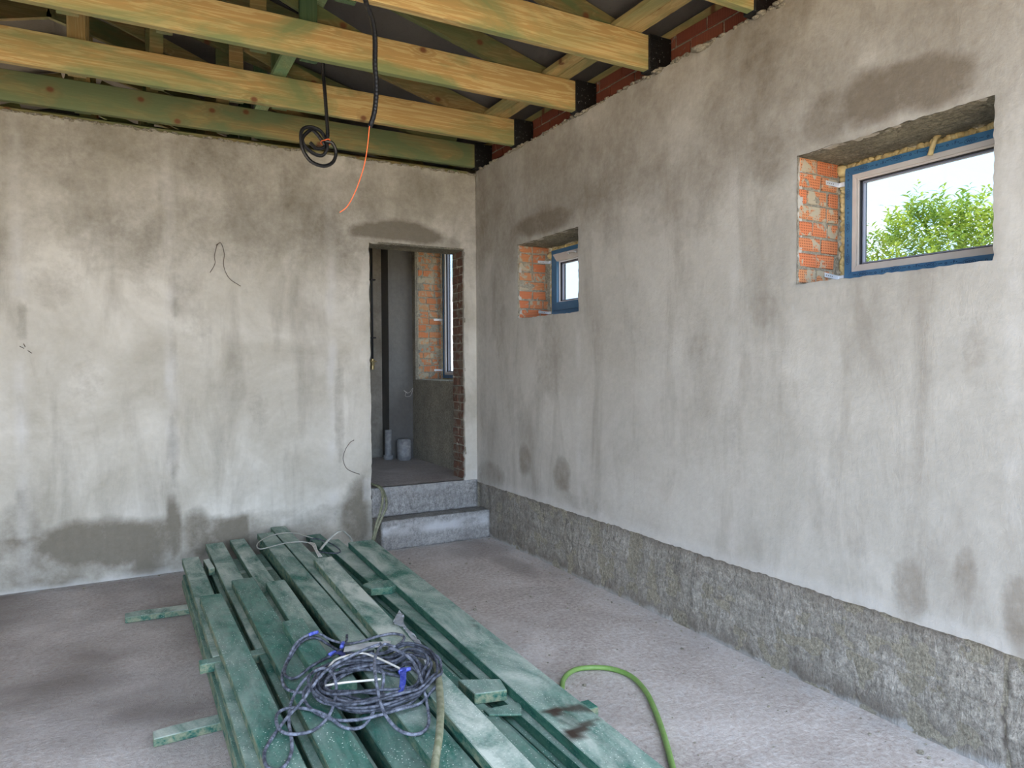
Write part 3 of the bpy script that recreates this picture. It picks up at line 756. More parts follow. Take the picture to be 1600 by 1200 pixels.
def bracket(parent, x0, x1, y, z, ang=0.0, yend=None):
    """perforated steel strap screwed to the reveal, running to the frame"""
    bm = bmesh.new(); box(bm, x0, x1, y-.0025, y, z-.011, z+.011)
    for v in bm.verts: v.co.z -= (v.co.x-x0)*ang
    if yend:
        box(bm, x1-.004, x1, yend, y, z-.011-(x1-x0)*ang, z+.011-(x1-x0)*ang)
    b = build('mounting_bracket', bm, M_STEEL, parent)
    bm = bmesh.new()
    for k in range(4):
        xx = x0+.012+k*.014; cyl(bm, (xx, y-.0033, z-(xx-x0)*ang), .0025, .002, 8, 'y')
    build('bracket_hole', bm, M_HOLE, b, world=True)
def foam_strip(parent, pts, r, seed, n=None):
    bm = bmesh.new(); rr = random.Random(seed)
    P = [Vector(p) for p in pts]
    for a, b in zip(P, P[1:]):
        m = max(2, int((b-a).length/(r*.55)))
        for k in range(m):
            c = a.lerp(b, k/m)+Vector((rr.uniform(-.3, .3), rr.uniform(-.3, .3), rr.uniform(-.3, .3)))*r
            bmesh.ops.create_icosphere(bm, subdivisions=2, radius=r*rr.uniform(.65, 1.15), matrix=Matrix.Translation(c))
    for v in bm.verts: v.co += Vector([noise.noise(v.co*55+Vector((k, seed, 0))) for k in (0, 9, 18)])*r*.5
    o = build('foam_seal', bm, M_FOAM, parent, True); o['kind'] = 'stuff'
def window(n, y0, y1, z0, z1, x, sash):
    w_ = empty('window_%d' % n, (x, (y0+y1)/2, z0)); tag(w_, kind='structure')
    D = .07
    bm = bmesh.new(); ring(bm, y0, y1, z0, z1, .037, x, x+D); build('frame', bm, M_FILM, w_)
    i = .037
    if not sash:
        bm = bmesh.new(); ring(bm, y0+i, y1-i, z0+i, z1-i, .023, x+.004, x+D); build('glazing_profile', bm, M_PVC, w_)
        j = i+.023
    else:
        bm = bmesh.new(); ring(bm, y0+i, y1-i, z0+i, z1-i, .062, x-.012, x+D-.005, 'b'); ring(bm, y0+i, y1-i, z0+i, z1-i, .062, x-.012, x+D-.005, 'lr')
        sf = build('sash_frame', bm, M_FILM, w_)
        bm = bmesh.new(); ring(bm, y0+i, y1-i, z0+i, z1-i, .062, x-.0125, x+D-.005, 't'); sa = build('sash_top_rail', bm, M_PVC, w_)
        bm = bmesh.new(); yc = (y0+y1)/2+.12; zc = z1-i-.028
        tube(bm, [(x-.012, yc+.0, zc+.002), (x-.034, yc-.005, zc+.008), (x-.042, yc-.05, zc+.012), (x-.042, yc-.11, zc+.006), (x-.038, yc-.135, zc-.004)], .007, 8, 4)
        build('handle', bm, M_BEAD, sa, True)
        j = i+.062
    bm = bmesh.new(); ring(bm, y0+j, y1-j, z0+j, z1-j, .009, x+.010, x+D); build('bead', bm, M_BEAD if n != 1 else M_PVC, w_)
    j += .009
    bm = bmesh.new(); ring(bm, y0+j, y1-j, z0+j, z1-j, .004, x+.018, x+D); build('gasket', bm, M_SEAL, w_)
    bm = bmesh.new(); ring(bm, y0+j+.004, y1-j-.004, z0+j+.004, z1-j-.004, .008, x+.032, x+.05); build('spacer_bar', bm, M_SPACER, w_)
    bm = bmesh.new(); box(bm, x+.052, x+.056, y0+j-.004, y1-j+.004, z0+j-.004, z1-j+.004); build('glass_pane', bm, M_GLASS, w_)
    return w_
w1 = window(1, -4.375, -3.555, 1.960, 2.508, .302, False)
film_print(w1, -4.375, -3.555, 1.960, 2.508, .037, .3012)
foam_strip(w1, [(.335, -4.37, 1.942), (.335, -3.56, 1.942), (.33, -3.532, 1.96), (.33, -3.532, 2.52), (.33, -4.38, 2.525)], .017, 4)
foam_strip(w1, [(.31, -3.535, 2.50), (.31, -3.55, 2.52)], .026, 5)
bm = bmesh.new(); tube(bm, [(.30, -4.02, 2.545), (.285, -4.012, 2.53), (.278, -4.0, 2.49), (.28, -3.99, 2.462)], .011, 8, 4); 
for v in bm.verts: v.co += Vector([noise.noise(v.co*70+Vector((k, 0, 0))) for k in (0, 9, 18)])*.004
build('foam_drip', bm, M_FOAM, w1, True)
bracket(w1, .20, .30, -3.524, 2.437, .03, -3.556); bracket(w1, .195, .30, -3.524, 1.985, .10, -3.556)
w2 = window(2, -1.635, -.815, 1.958, 2.492, .302, True)
foam_strip(w2, [(.335, -1.63, 1.94), (.335, -.82, 1.94), (.33, -.793, 1.95), (.33, -.793, 2.50), (.33, -1.64, 2.508)], .018, 6)
foam_strip(w2, [(.31, -.795, 2.45), (.31, -.80, 2.49)], .026, 5)
bracket(w2, .19, .30, -.780, 2.40, .0, -.815); bracket(w2, .195, .30, -.780, 1.985, .05, -.815)
w3 = window(3, .53, 1.585, 1.40, 2.93, .345, False)
foam_strip(w3, [(.38, .53, 1.392), (.38, 1.59, 1.392), (.36, 1.60, 1.40), (.36, 1.60, 2.93)], .014, 9)
bracket(w3, .25, .345, 1.612, 2.06, .0, 1.585); bracket(w3, .25, .345, 1.612, 1.49, .0, 1.585)

# ------------------------------------------------------------------ roof
RX, RZ = -3.3, 4.26          # ridge line of the rafters' lower edges
SL = .27
def raf_z(x): return 3.540+SL*(-.647-x) if x > RX else 3.540+SL*(-.647-RX)-SL*(RX-x)
def mem_z(x): return raf_z(x)+.165 if x < -.31 else 3.614+.03*(x+.31)
# grey membrane as the ceiling, in bays between the truss lines, sagging slightly
ceil = empty('ceiling', (0, 0, 3.3)); tag(ceil, kind='structure')
for side in (0, 1):
    bm = bmesh.new(); nx, ny = 40, 130; V = []
    for i in range(nx+1):
        for j in range(ny+1):
            t = i/nx; x = (.75+(RX-.75)*t) if side == 0 else (RX+(-7.3-RX)*t); y = -6.05+9.7*j/ny
            sag = .012*math.sin((y+.1)/.8*PI)**2
            V.append(bm.verts.new((x, y, mem_z(x)+0-sag+.006*fbm(x*1.5, y*1.5, 2, 3))))
    for i in range(nx):
        for j in range(ny): a = i*(ny+1)+j; bm.faces.new((V[a], V[a+ny+1], V[a+ny+2], V[a+1]))
    r = bmesh.ops.solidify(bm, geom=bm.faces[:], thickness=.004)
    build('roof_membrane', bm, M_MEMBRANE, ceil, True)
bm = bmesh.new()   # lapped seam of the membrane: thin dark lap edges running down the slope
for y in (-5.45, -3.1, -2.03, -.4):
    P = [(x, y+(.25*(x+.2)), mem_z(x)-.006) for x in (-.35, RX)]
    a, b = Vector(P[0]), Vector(P[1]); prism(bm, [a, a+Vector((0, .004, 0)), b+Vector((0, .004, 0)), b], (0, 0, -.003))
build('membrane_lap', bm, M_SEAL, ceil)
bm = bmesh.new()
prism(bm, [(.75, -6.05, 3.70), (-.31, -6.05, 3.69), (RX, -6.05, raf_z(RX)+.24), (-7.3, -6.05, raf_z(-7.3)+.24), (-7.3, -6.05, raf_z(-7.3)+.27), (RX, -6.05, raf_z(RX)+.27), (-.31, -6.05, 3.72), (.75, -6.05, 3.73)], (0, 9.7, 0))
build('roof_covering', bm, M_FELT, ceil)
for yy in (-5.84, 3.4):   # gables close the attic
    bm = bmesh.new(); prism(bm, [(.42, yy, 3.3), (-6.9, yy, 3.3), (-6.9, yy, raf_z(-6.9)+.2), (RX, yy, raf_z(RX)+.2), (-.31, yy, 3.65), (.42, yy, 3.65)], (0, .2, 0))
    tag(build('wall_gable', bm, M_FELT), kind='structure')
bm = bmesh.new(); box(bm, .38, .42, -5.8, 3.4, 3.45, 3.63); box(bm, -6.9, -6.86, -5.8, 3.4, 3.29, 3.70)
tag(build('trim_3', bm, M_MORTAR), kind='structure')

def slanted(bm, a, b, wdt, y0, y1):
    """board in the x-z plane from a to b (x,z), width wdt, between y0 and y1"""
    A = Vector((a[0], 0, a[1])); B = Vector((b[0], 0, b[1])); t = (B-A).normalized(); n = Vector((-t.z, 0, t.x))*wdt/2
    prism(bm, [Vector((p.x, y0, p.z)) for p in (A-n, B-n, B+n, A+n)], (0, y1-y0, 0))
TRUSS = [(-4.9, 0), (-4.1, 0), (-3.30, 1), (-2.49, 2), (-1.71, 3), (-.83, 4), (-.10, 5), (.7, 6), (1.5, 6), (2.3, 6)]
TLAB = {0: 'pine roof truss beyond the top of the frame nearer the garage opening', 1: 'pine roof truss whose beam end alone shows at the top right corner',
        2: 'treated pine roof truss whose beam ends in a woven-looking black wrap on the right wall', 3: 'treated pine roof truss crossed by the hanging black conduit, third beam from the back wall',
        4: 'yellow knotty roof truss, second beam out from the back wall', 5: 'greenish roof truss sitting tight against the top of the back wall', 6: 'dark roof truss beyond the back wall, over the next room'}
TX = {-4.9: 'pine roof truss nearest the wide garage opening, above the camera', -4.1: 'pine roof truss overhead, next before the one at the top right corner', .7: 'dark roof truss over the next room, first beyond the back wall', 1.5: 'dark roof truss over the next room, second beyond the back wall', 2.3: 'dark roof truss over the next room, furthest from the camera'}
for (ty, ki) in TRUSS:
    t = empty('roof_truss', (RX, ty, 3.31))
    tag(t, TX.get(ty) or TLAB[ki], 'roof truss', 'roof trusses' if ki in (1, 2, 3, 4, 5) else ('roof trusses nearer the opening' if ki == 0 else 'roof trusses over the next room'))
    if ty > .2: x1c = .3
    else: x1c = -.055
    xl = -6.55
    bm = bmesh.new(); box(bm, xl, x1c, ty, ty+.048, 3.312, 3.516, .003)
    build('bottom_chord', bm, M_PINE_XG if ki in (5, 6) else M_PINE_X, t)
    y0, y1 = ty+.05, ty+.095
    e0 = (-.22, raf_z(-.22)+.075); rr = (RX, raf_z(RX)+.075); e1 = (-6.55, raf_z(-6.55)+.075)
    bm = bmesh.new(); slanted(bm, e0, rr, .14, y0, y1); build('rafter', bm, M_PINE_RAF, t)
    bm = bmesh.new(); slanted(bm, rr, e1, .14, y0, y1); build('rafter', bm, M_PINE_RAF, t)
    # upright posts and diagonals
    for (px, pw, mt) in ((-3.06, .10, M_PINE_WEB), (-2.62, .08, M_PINE_RAF), (-2.14, .09, M_PINE_RAF), (-1.86, .10, M_PINE_POST), (-4.9, .10, M_PINE_WEB)):
        bm = bmesh.new(); zt = raf_z(px)+.04
        box(bm, px-pw/2, px+pw/2, y1, y1+.035, 3.33, zt, .002); build('web_post', bm, mt, t)
    bm = bmesh.new(); slanted(bm, (-2.98, 4.10), (-1.25, 3.42), .09, y1+.036, y1+.066); build('web_diagonal', bm, M_PINE_RAF, t)
    bm = bmesh.new(); slanted(bm, (-3.66, 4.05), (-5.2, 3.42), .09, y1+.036, y1+.066); build('web_diagonal', bm, M_PINE_RAF, t)
    if ty < .2:   # black felt wrapped round the bearing end
        bm = bmesh.new(); bw = 2 if ki == 2 else 1
        box(bm, -.056, .118, ty-.008, ty+.075, 3.306, 3.524, .006)
        if ki == 2:   # crumpled in a chequer
            for a in range(5):
                for b in range(8):
                    if (a+b) % 2 == 0: box(bm, -.05+a*.018, -.034+a*.018, ty-.013, ty-.007, 3.31+b*.026, 3.333+b*.026)
        build('felt_wrap', bm, M_FELTW, t)
        bm = bmesh.new(); box(bm, xl-.12, xl-.001, ty-.008, ty+.06, 3.306, 3.524, .006); build('felt_wrap', bm, M_FELTW, t)

# timbers running along the right wall above the beam ends
bm = bmesh.new(); box(bm, .145, .29, -5.6, 3.3, 3.546, 3.602, .004)
o = build('wall_plate', bm, M_PINE_Y); tag(o, 'long timber wall plate lying on the dark red brick of the right wall', 'timber')
for i, (xa, xb, lab) in enumerate(((-.30, -.205, 'pine board laid along the beam tops, the one further from the right wall'), (-.20, -.105, 'pine board laid along the beam tops, the one next to the right wall'))):
    bm = bmesh.new(); box(bm, xa, xb, -5.5, -.72, 3.519, 3.552, .002)
    tag(build('binding_board', bm, M_PINE_Y), lab, 'board', 'pine boards laid across the beam ends')
bm = bmesh.new(); box(bm, -6.3, -.05, .05, .15, 3.278, 3.311, .002)
tag(build('wall_plate', bm, M_PINE_XG), 'dark green timber plate on top of the back wall', 'timber')
# roof braces
bm = bmesh.new(); A, B = Vector((-1.93, -.38, 3.40)), Vector((-1.765, -1.68, 3.775)); A.z += .02
prism(bm, [A+Vector((-.04, 0, 0)), A+Vector((.05, 0, 0)), B+Vector((.05, 0, 0)), B+Vector((-.04, 0, 0))], (0, 0, .03))
tag(build('roof_brace', bm, M_PINE_GREEN), 'pale green diagonal roof brace slanting up in the bay by the back wall', 'brace')
bm = bmesh.new()
for (a, b, yy) in (((-3.05, 4.02), (-2.70, 3.78), -.06), ((-3.10, 3.98), (-2.75, 3.75), -.02)): pass
slanted(bm, (-3.25, 4.13), (-2.62, 3.72), .035, .33, .36); slanted(bm, (-3.22, 4.07), (-2.62, 3.68), .025, .33, .352)
bm.free()

# ------------------------------------------------------------------ hanging conduits
BC1 = [(-1.888,-2.75,3.60),(-1.888,-2.75,3.45),(-1.888,-2.75,3.279),(-1.875,-2.75,3.171),(-1.846,-2.75,3.093),(-1.833,-2.75,3.011),(-1.834,-2.75,2.898),(-1.829,-2.75,2.785),(-1.839,-2.75,2.684),(-1.86,-2.75,2.616)]
c1 = empty('hanging_conduit', (-1.88, -2.75, 3.6)); tag(c1, 'black corrugated conduit hanging straight down with an orange wire out of its end', 'conduit')
P = [(-1.95, -2.46, 3.60), (-1.93, -2.60, 3.65), (-1.90, -2.72, 3.60)]+BC1[1:]
bm = bmesh.new(); tube(bm, P, .0115, 8, 6, ribs=True); build('conduit', bm, M_CONDUIT, c1, False)
bm = bmesh.new(); tube(bm, [(-1.858,-2.75,2.65),(-1.863,-2.75,2.61),(-1.873,-2.75,2.523),(-1.891,-2.75,2.43),(-1.928,-2.75,2.324),(-1.966,-2.75,2.252),(-2.0,-2.75,2.221)], .0024, 6, 5); build('pull_wire', bm, M_ORANGE, c1, True)
c2 = empty('hanging_conduit', (-1.7, -1.3, 3.5)); tag(c2, 'black conduit hanging in a tied coil of loops in front of the back wall top', 'conduit')
bm = bmesh.new()
tube(bm, [(-1.74, -1.64, 3.53), (-1.73, -1.55, 3.56), (-1.715, -1.38, 3.54), (-1.70,-1.3,3.418),(-1.689,-1.3,3.26),(-1.676,-1.3,3.04),(-1.68,-1.3,3.0),(-1.687,-1.30,2.976),(-1.649,-1.31,2.966),(-1.624,-1.3,2.916),(-1.644,-1.3,2.85),(-1.702,-1.3,2.817),(-1.777,-1.3,2.832),(-1.826,-1.3,2.888),(-1.843,-1.3,2.96),(-1.836,-1.3,3.023),(-1.787,-1.29,3.053),(-1.724,-1.28,3.045),(-1.687,-1.27,3.008),(-1.672,-1.27,2.947),(-1.701,-1.27,2.893),(-1.751,-1.27,2.892),(-1.807,-1.27,2.928),(-1.829,-1.27,2.974),(-1.80,-1.265,3.02),(-1.762,-1.26,3.046),(-1.715,-1.25,3.01),(-1.682,-1.245,2.96),(-1.733,-1.25,2.935),(-1.777,-1.25,2.969)], .0115, 8, 7, ribs=True)
build('conduit', bm, M_CONDUIT, c2)
bm = bmesh.new(); tube(bm, [(-1.70, -1.318, 2.975), (-1.675, -1.318, 2.985), (-1.655, -1.30, 2.97), (-1.67, -1.25, 2.965), (-1.70, -1.235, 2.975), (-1.71, -1.27, 2.98)], .004, 6, 5, closed=True); build('tie', bm, M_ORANGE, c2, True)
for (name, lists, lab) in (
    ('wire_stub', [[(-2.18,.01,2.48),(-2.204,-0.02,2.468),(-2.172,-0.03,2.485),(-2.15,-0.03,2.409),(-2.156,-0.03,2.331),(-2.143,-0.03,2.268),(-2.107,-0.03,2.211),(-2.034,-0.02,2.166)], [(-2.19,.01,2.48),(-2.199,-0.02,2.469),(-2.219,-0.03,2.385),(-2.215,-0.03,2.337),(-2.224,-0.03,2.307),(-2.252,-0.02,2.257)]], 'pair of thin dark wires sticking out high on the back wall'),
    ('wire_stub', [[(-1.15,.01,.92),(-1.161,-0.03,0.921),(-1.194,-0.04,0.906),(-1.233,-0.04,0.85),(-1.255,-0.04,0.776),(-1.229,-0.03,0.7),(-1.186,-0.03,0.664),(-1.11,-0.02,0.631)]], 'single curved wire out of the back wall left of the doorway'),
    ('wire_stub', [[(-3.424,.01,1.668),(-3.456,-0.02,1.689)], [(-3.424,.01,1.668),(-3.388,-0.02,1.642)], [(-3.424,.01,1.675),(-3.434,-0.02,1.707)]], 'short wire ends at the far left of the back wall')):
    bm = bmesh.new()
    for q in lists: tube(bm, q, .0022, 6, 5)
    tag(build(name, bm, M_COPPER, None, True), lab, 'wire', 'wires out of the walls')
bm = bmesh.new(); tube(bm, [(-.04, 1.71, 1.24), (-.089,1.68,1.265),(-.059,1.66,1.236),(-.021,1.66,1.249),(.018,1.67,1.292),(-.014,1.67,1.206),(-.074,1.67,1.2),(-.066,1.67,1.25)], .003, 6, 6)
tag(build('wire_stub', bm, M_WHITE, None, True), 'curled white wire ends on the dark wall of the next room', 'wire', 'wires out of the walls')

# ------------------------------------------------------------------ pipes in the next room
p = empty('water_pipe', (-.375, 1.90, .5)); tag(p, 'dark vertical water pipe with a valve on the wall of the next room', 'pipe')
bm = bmesh.new(); cyl(bm, (-.375, 1.90, 1.62), .011, 1.5, 12); build('pipe', bm, M_PIPE_D, p, True)
bm = bmesh.new(); cyl(bm, (-.40, 1.90, 1.60), .009, .05, 10, 'x'); cyl(bm, (-.375, 1.90, 1.50), .020, .12, 12); cyl(bm, (-.375, 1.87, 1.56), .016, .04, 12, 'y'); box(bm, -.41, -.34, 1.862, 1.872, 1.583, 1.597, .002)
build('valve', bm, M_BRASS, p)
for zc in (1.85, 2.5):
    bm = bmesh.new(); box(bm, -.395, -.335, 1.885, 1.95, zc, zc+.015, .002); build('pipe_clip', bm, M_PIPE_D, p)
bm = bmesh.new(); cyl(bm, (-.27, 1.70, .5), .040, .33, 20, r2=.037); cyl(bm, (-.27, 1.70, .5), .052, .05, 20)
t = build('drain_pipe', bm, M_PIPE, None, True); tag(t, 'slim grey drain pipe stub standing in the next room corner', 'pipe')
bm = bmesh.new(); cyl(bm, (-.135, 1.56, .5), .078, .235, 28, r2=.080)
bmesh.ops.bevel(bm, geom=[e for e in bm.edges if abs(e.verts[0].co.z-e.verts[1].co.z) < .001], offset=.012, segments=2, affect='EDGES')
tag(build('drain_pipe', bm, M_PIPE, None, True), 'wide grey capped drain pipe stub on the next room floor', 'pipe')

# ------------------------------------------------------------------ the stack of green planks
def plank(x0, x1, y0, y1, ztop, label, group='green planks stacked on the floor', col=(.8, .3), th=.0438, skew=0.0, tar=False, notch=False, name='plank'):
    """x0,x1 at the far end; skew = x shift per metre towards the camera"""
    xm = (x0+x1)/2; L_ = y1-y0; t = rnd.uniform(-.0008, .0008)
    bm = bmesh.new(); n = max(2, int(L_/.25)) if not tar else int(L_/.02); nx = 2 if not tar else 10
    w_ = x1-x0; rows = []
    bow = rnd.uniform(-.004, .004)
    yk = [y1-L_*i/n for i in range(n+1)]
    for i, y in enumerate(yk):
        s = skew*(y1-y); b = bow*math.sin(PI*i/n); ea = (rnd.uniform(-.01, .01) if False else 0)
        top = [bm.verts.new((x0+w_*k/nx+s+b-xm, y-y1, ztop)) for k in range(nx+1)]
        bot = [bm.verts.new((x0+w_*k/nx+s+b-xm, y-y1, ztop-th)) for k in range(nx+1)]
        rows.append((top, bot))
    for (ta, ba), (tb, bb) in zip(rows, rows[1:]):
        for k in range(nx): bm.faces.new((ta[k], ta[k+1], tb[k+1], tb[k])); bm.faces.new((ba[k], bb[k], bb[k+1], ba[k+1]))
        bm.faces.new((ta[0], tb[0], bb[0], ba[0])); bm.faces.new((ta[nx], ba[nx], bb[nx], tb[nx]))
    for (ta, ba) in (rows[0], rows[-1]):
        for k in range(nx): bm.faces.new((ta[k], ta[k+1], ba[k+1], ba[k]))
    bmesh.ops.recalc_face_normals(bm, faces=bm.faces)
    es = [e for e in bm.edges if len(e.link_faces) == 2 and e.calc_face_angle(0) > 1]
    bmesh.ops.bevel(bm, geom=es, offset=.003, segments=1, affect='EDGES')
    if notch:
        cut = bmesh.new(); cut.free()
    me = bpy.data.meshes.new(name); bm.to_mesh(me); bm.free(); me.materials.append(M_PLANK)
    a = me.attributes.new('tar', 'FLOAT', 'POINT')
    if tar:
        for i, v in enumerate(me.vertices):
            X = v.co.x+xm; Y = v.co.y+y1
            if v.co.z < ztop-.01: continue
            s = 0
            for (bx, by, rx, ry, k) in ((-1.470, -3.655, .040, .040, 1), (-1.430, -3.665, .05, .022, .9), (-1.390, -3.685, .05, .018, .85), (-1.350, -3.715, .04, .016, .8), (-1.500, -3.83, .040, .045, 1), (-1.465, -3.815, .04, .03, .95), (-1.425, -3.80, .045, .020, .85), (-1.385, -3.795, .04, .014, .6), (-1.46, -3.74, .03, .06, .35), (-1.36, -2.75, .014, .03, .5), (-1.33, -2.66, .02, .02, .4)):
                d = ((X-bx+.02*fbm(X*20, Y*20, 1, 3))/rx)**2+((Y-by+.02*fbm(X*20, Y*20, 5, 3))/ry)**2; s = max(s, k*(1-sstep(.4, 1.5, d)))
            a.data[i].value = s
    o = bpy.data.objects.new(name, me); o.location = (xm, y1, 0); link(o)
    o.color = (col[0], col[1], 0, 1)
    tag(o, label, 'plank', group)
    if notch:
        bm2 = bmesh.new(); cyl(bm2, (-w_/2, -.12, ztop-.06), .02, .08, 12)
        c = build('cutter', bm2, M_PLANK); c.location = o.location
        md = o.modifiers.new('notch', 'BOOLEAN'); md.operation = 'DIFFERENCE'; md.object = c; md.solver = 'EXACT'
        bpy.context.view_layer.update()
        me2 = bpy.data.meshes.new_from_object(o.evaluated_get(bpy.context.evaluated_depsgraph_get()))
        o.modifiers.clear(); o.data = me2; bpy.data.objects.remove(c, do_unlink=True)
    return o
Z = [.04, .085, .13, .175, .22, .265, .31]
YE = -4.85
# bearers on the floor (two of them poke out to the left)
def bearer(x0, x1, y, w_, z0, z1, label, skew=0, cat='bearer', name='bearer', group='bearers under the plank stack', col=(1.3, .9), bev_end=True):
    bm = bmesh.new()
    pts = [(x0, y+w_*.35, z0), (x0, y-w_*.5, z0), (x1, y-w_/2+skew, z0), (x1, y+w_/2+skew, z0), (x0+.06, y+w_/2, z0)] if bev_end else [(x0, y+w_/2, z0), (x0, y-w_/2, z0), (x1, y-w_/2+skew, z0), (x1, y+w_/2+skew, z0)]
    prism(bm, pts, (0, 0, z1-z0)); bmesh.ops.recalc_face_normals(bm, faces=bm.faces)
    bmesh.ops.bevel(bm, geom=list(bm.edges), offset=.003, segments=1, affect='EDGES')
    me = bpy.data.meshes.new(name); bm.to_mesh(me); bm.free(); me.materials.append(M_PLANK); me.attributes.new('tar', 'FLOAT', 'POINT')
    c = Vector(((x0+x1)/2, y, 0)); me.transform(Matrix.Translation(-c))
    o = bpy.data.objects.new(name, me); o.location = c; link(o); o.color = (col[0], col[1], 0, 1)
    tag(o, label, cat, group); return o
bearer(-2.86, -1.28, -.98, .10, .002, .038, 'green timber bearer poking out left of the stack, the one nearer the back wall', -.10)
bearer(-2.765, -1.28, -2.63, .085, .002, .038, 'green timber bearer poking out left of the stack, the one nearer the camera', .06)
bearer(-2.49, -1.28, -4.35, .085, .002, .038, 'green timber bearer hidden under the near end of the stack')
# three lower layers, mostly hidden: their left edges show as the stacked side
cols = [-2.505, -2.36, -2.225, -2.09, -1.955, -1.82, -1.68, -1.55, -1.405]
for li in (1, 2, 3):
    for ci, cx in enumerate(cols):
        x = cx+rnd.uniform(-.006, .006)+(rnd.uniform(-.012, .004) if ci == 0 else 0); far = -.25-rnd.uniform(0, .5)
        if ci == 0: far = -.52-.03*li
        if ci in (4, 5): far = -.2-rnd.uniform(0, .15)
        if ci == 8: far = -.85-rnd.uniform(0, .15)
        if ci == 7 and li == 3: x, far = -1.567, -.05
        if ci == 6 and li == 3: x = -1.69
        lab = {1: 'green plank at the left side of the stack, lowest layer', 2: 'green plank at the left side of the stack, second layer up', 3: 'green plank at the left side of the stack, third layer up'}[li] if ci == 0 else ('low green plank seen in the gap left of the notched-end blocks beside the wide right plank' if (ci == 7 and li == 3) else 'green plank buried in the lower layers of the stack')
        gp = 'green planks at the left side of the stack' if ci == 0 else 'green planks buried in the stack'
        if ci == 7 and li == 3: gp = None; lab = 'low green plank in the dark gap between the pale plank and the wide right plank'
        plank(x, x+.115, YE, far, Z[li], lab, gp, (.5, .9 if ci == 0 else .3))
TOPG = 'green planks on top of the stack'
# fourth layer
plank(-2.51, -2.403, -2.385, -.49, Z[4], 'green plank whose dusty far end starts the left edge of the stack', TOPG, (1.05, .9))
plank(-2.512, -2.40, YE, -2.47, Z[4], 'green plank edge below the leftmost top plank, near the camera', TOPG, (.8, .9))
plank(-2.326, -2.202, -2.385, -.14, Z[4], 'dusty green plank second from the left at the far end', TOPG, (1.05, .7))
plank(-2.322, -2.205, YE, -2.47, Z[4], 'green plank under the second top plank from the left', TOPG, (.6, .7))
plank(-2.152, -2.045, -3.02, -.10, Z[4], 'green plank with a crumbly grey far end, third from the left', TOPG, (1.15, .4))
plank(-2.088, -1.978, YE, -3.12, Z[4], 'dark green plank with a notched end just below the cable coil', TOPG, (.45, .4), notch=True, skew=-.01)
plank(-1.965, -1.852, YE, -.30, Z[4], 'green plank under the left one of the close middle pair', TOPG, (.5, .5))
plank(-1.842, -1.735, YE, -.25, Z[4], 'green plank under the right one of the close middle pair', TOPG, (.5, .3))
plank(-1.725, -1.625, YE, -1.6, Z[3]+.0445, 'green plank in shade right of the pale top plank', TOPG, (.4, .2))
plank(-1.548, -1.418, YE, -.48, Z[4], 'dusty green plank tucked against the wide right plank', TOPG, (.9, .1))
for (yy, lab) in ((-.95, 'far'), (-2.0, 'second'), (-3.60, 'third'), (-4.5, 'near')):
    bearer(-1.408, -1.245 if yy > -2.5 else -1.25 if yy > -4 else -1.36, yy, .07, .176, .2195, {'far': 'short batten under the far end of the wide right plank', 'second': 'short batten under the wide right plank, second from its far end', 'third': 'batten end with a pale cut face poking out right of the wide plank', 'near': 'short batten under the near end of the wide right plank'}[lab], 0, 'batten', 'batten', 'battens under the wide right plank', (.8, .9), False)
# fifth layer
plank(-2.493, -2.378, YE, -1.578, Z[5], 'leftmost top plank, blue-green with white spatter', TOPG, (.48, .9), skew=.011)
plank(-2.297, -2.172, YE, -1.35, Z[5], 'bright green top plank, second from the left, thick with white specks', TOPG, (.36, .7), skew=.001)
plank(-2.124, -2.016, -3.05, -1.49, Z[5], 'short green top plank lying between the speckled plank and the middle pair', TOPG, (.8, .3), skew=-.01)
plank(-1.965, -1.848, YE, -.19, Z[5], 'left one of the close middle pair of top planks running under the coil', TOPG, (.85, .6), skew=-.008)
plank(-1.836, -1.724, YE, .0-.02, Z[5], 'right one of the close middle pair, reaching furthest towards the back wall', TOPG, (.9, .3), skew=-.005)
g = plank(-1.432, -1.250, YE, -.80, Z[5], 'wide green plank with black tar smears on the right edge of the stack', TOPG, (1.0, .05), skew=-.032, tar=True)
# sixth layer
plank(-2.19, -2.092, -3.0, -2.335, Z[6], 'short dark green board under the left of the cable coil', TOPG, (.45, .3))
plank(-1.795, -1.676, YE, -1.285, Z[6], 'pale khaki dusty plank lying highest, right of the cable coil', TOPG, (1.5, .8), skew=-.028)
# small offcuts
def offcut(pts, z0, z1, lab, col=(.6, .5), mat=None):
    bm = bmesh.new(); prism(bm, [(x, y, z0) for x, y in pts], (0, 0, z1-z0)); bmesh.ops.recalc_face_normals(bm, faces=bm.faces)
    bmesh.ops.bevel(bm, geom=list(bm.edges), offset=.003, segments=1, affect='EDGES')
    me = bpy.data.meshes.new('offcut'); bm.to_mesh(me); bm.free(); me.materials.append(mat or M_PLANK); me.attributes.new('tar', 'FLOAT', 'POINT')
    c = Vector((sum(p[0] for p in pts)/len(pts), sum(p[1] for p in pts)/len(pts), 0)); me.transform(Matrix.Translation(-c))
    o = bpy.data.objects.new('offcut', me); o.location = c; link(o); o.color = (col[0], col[1], 0, 1); tag(o, lab, 'offcut', 'timber offcuts on the stack'); return o
offcut([(-1.668, -3.24), (-1.515, -3.32), (-1.538, -3.42), (-1.665, -3.39)], .2205, .2640, 'short green block with pale sawn end between the two right planks', (.9, .9))
offcut([(-1.660, -3.455), (-1.50, -3.47), (-1.55, -3.56), (-1.660, -3.50)], .2205, .2300, 'thin green sliver just below the sawn block', (.5, .4))
offcut([(-1.640, -1.83), (-1.625, -1.80), (-1.55, -1.77), (-1.47, -1.80), (-1.435, -1.90), (-1.50, -1.945), (-1.615, -1.915)], .2205, .2620, 'rounded green offcut wedged left of the wide plank', (.7, .4))
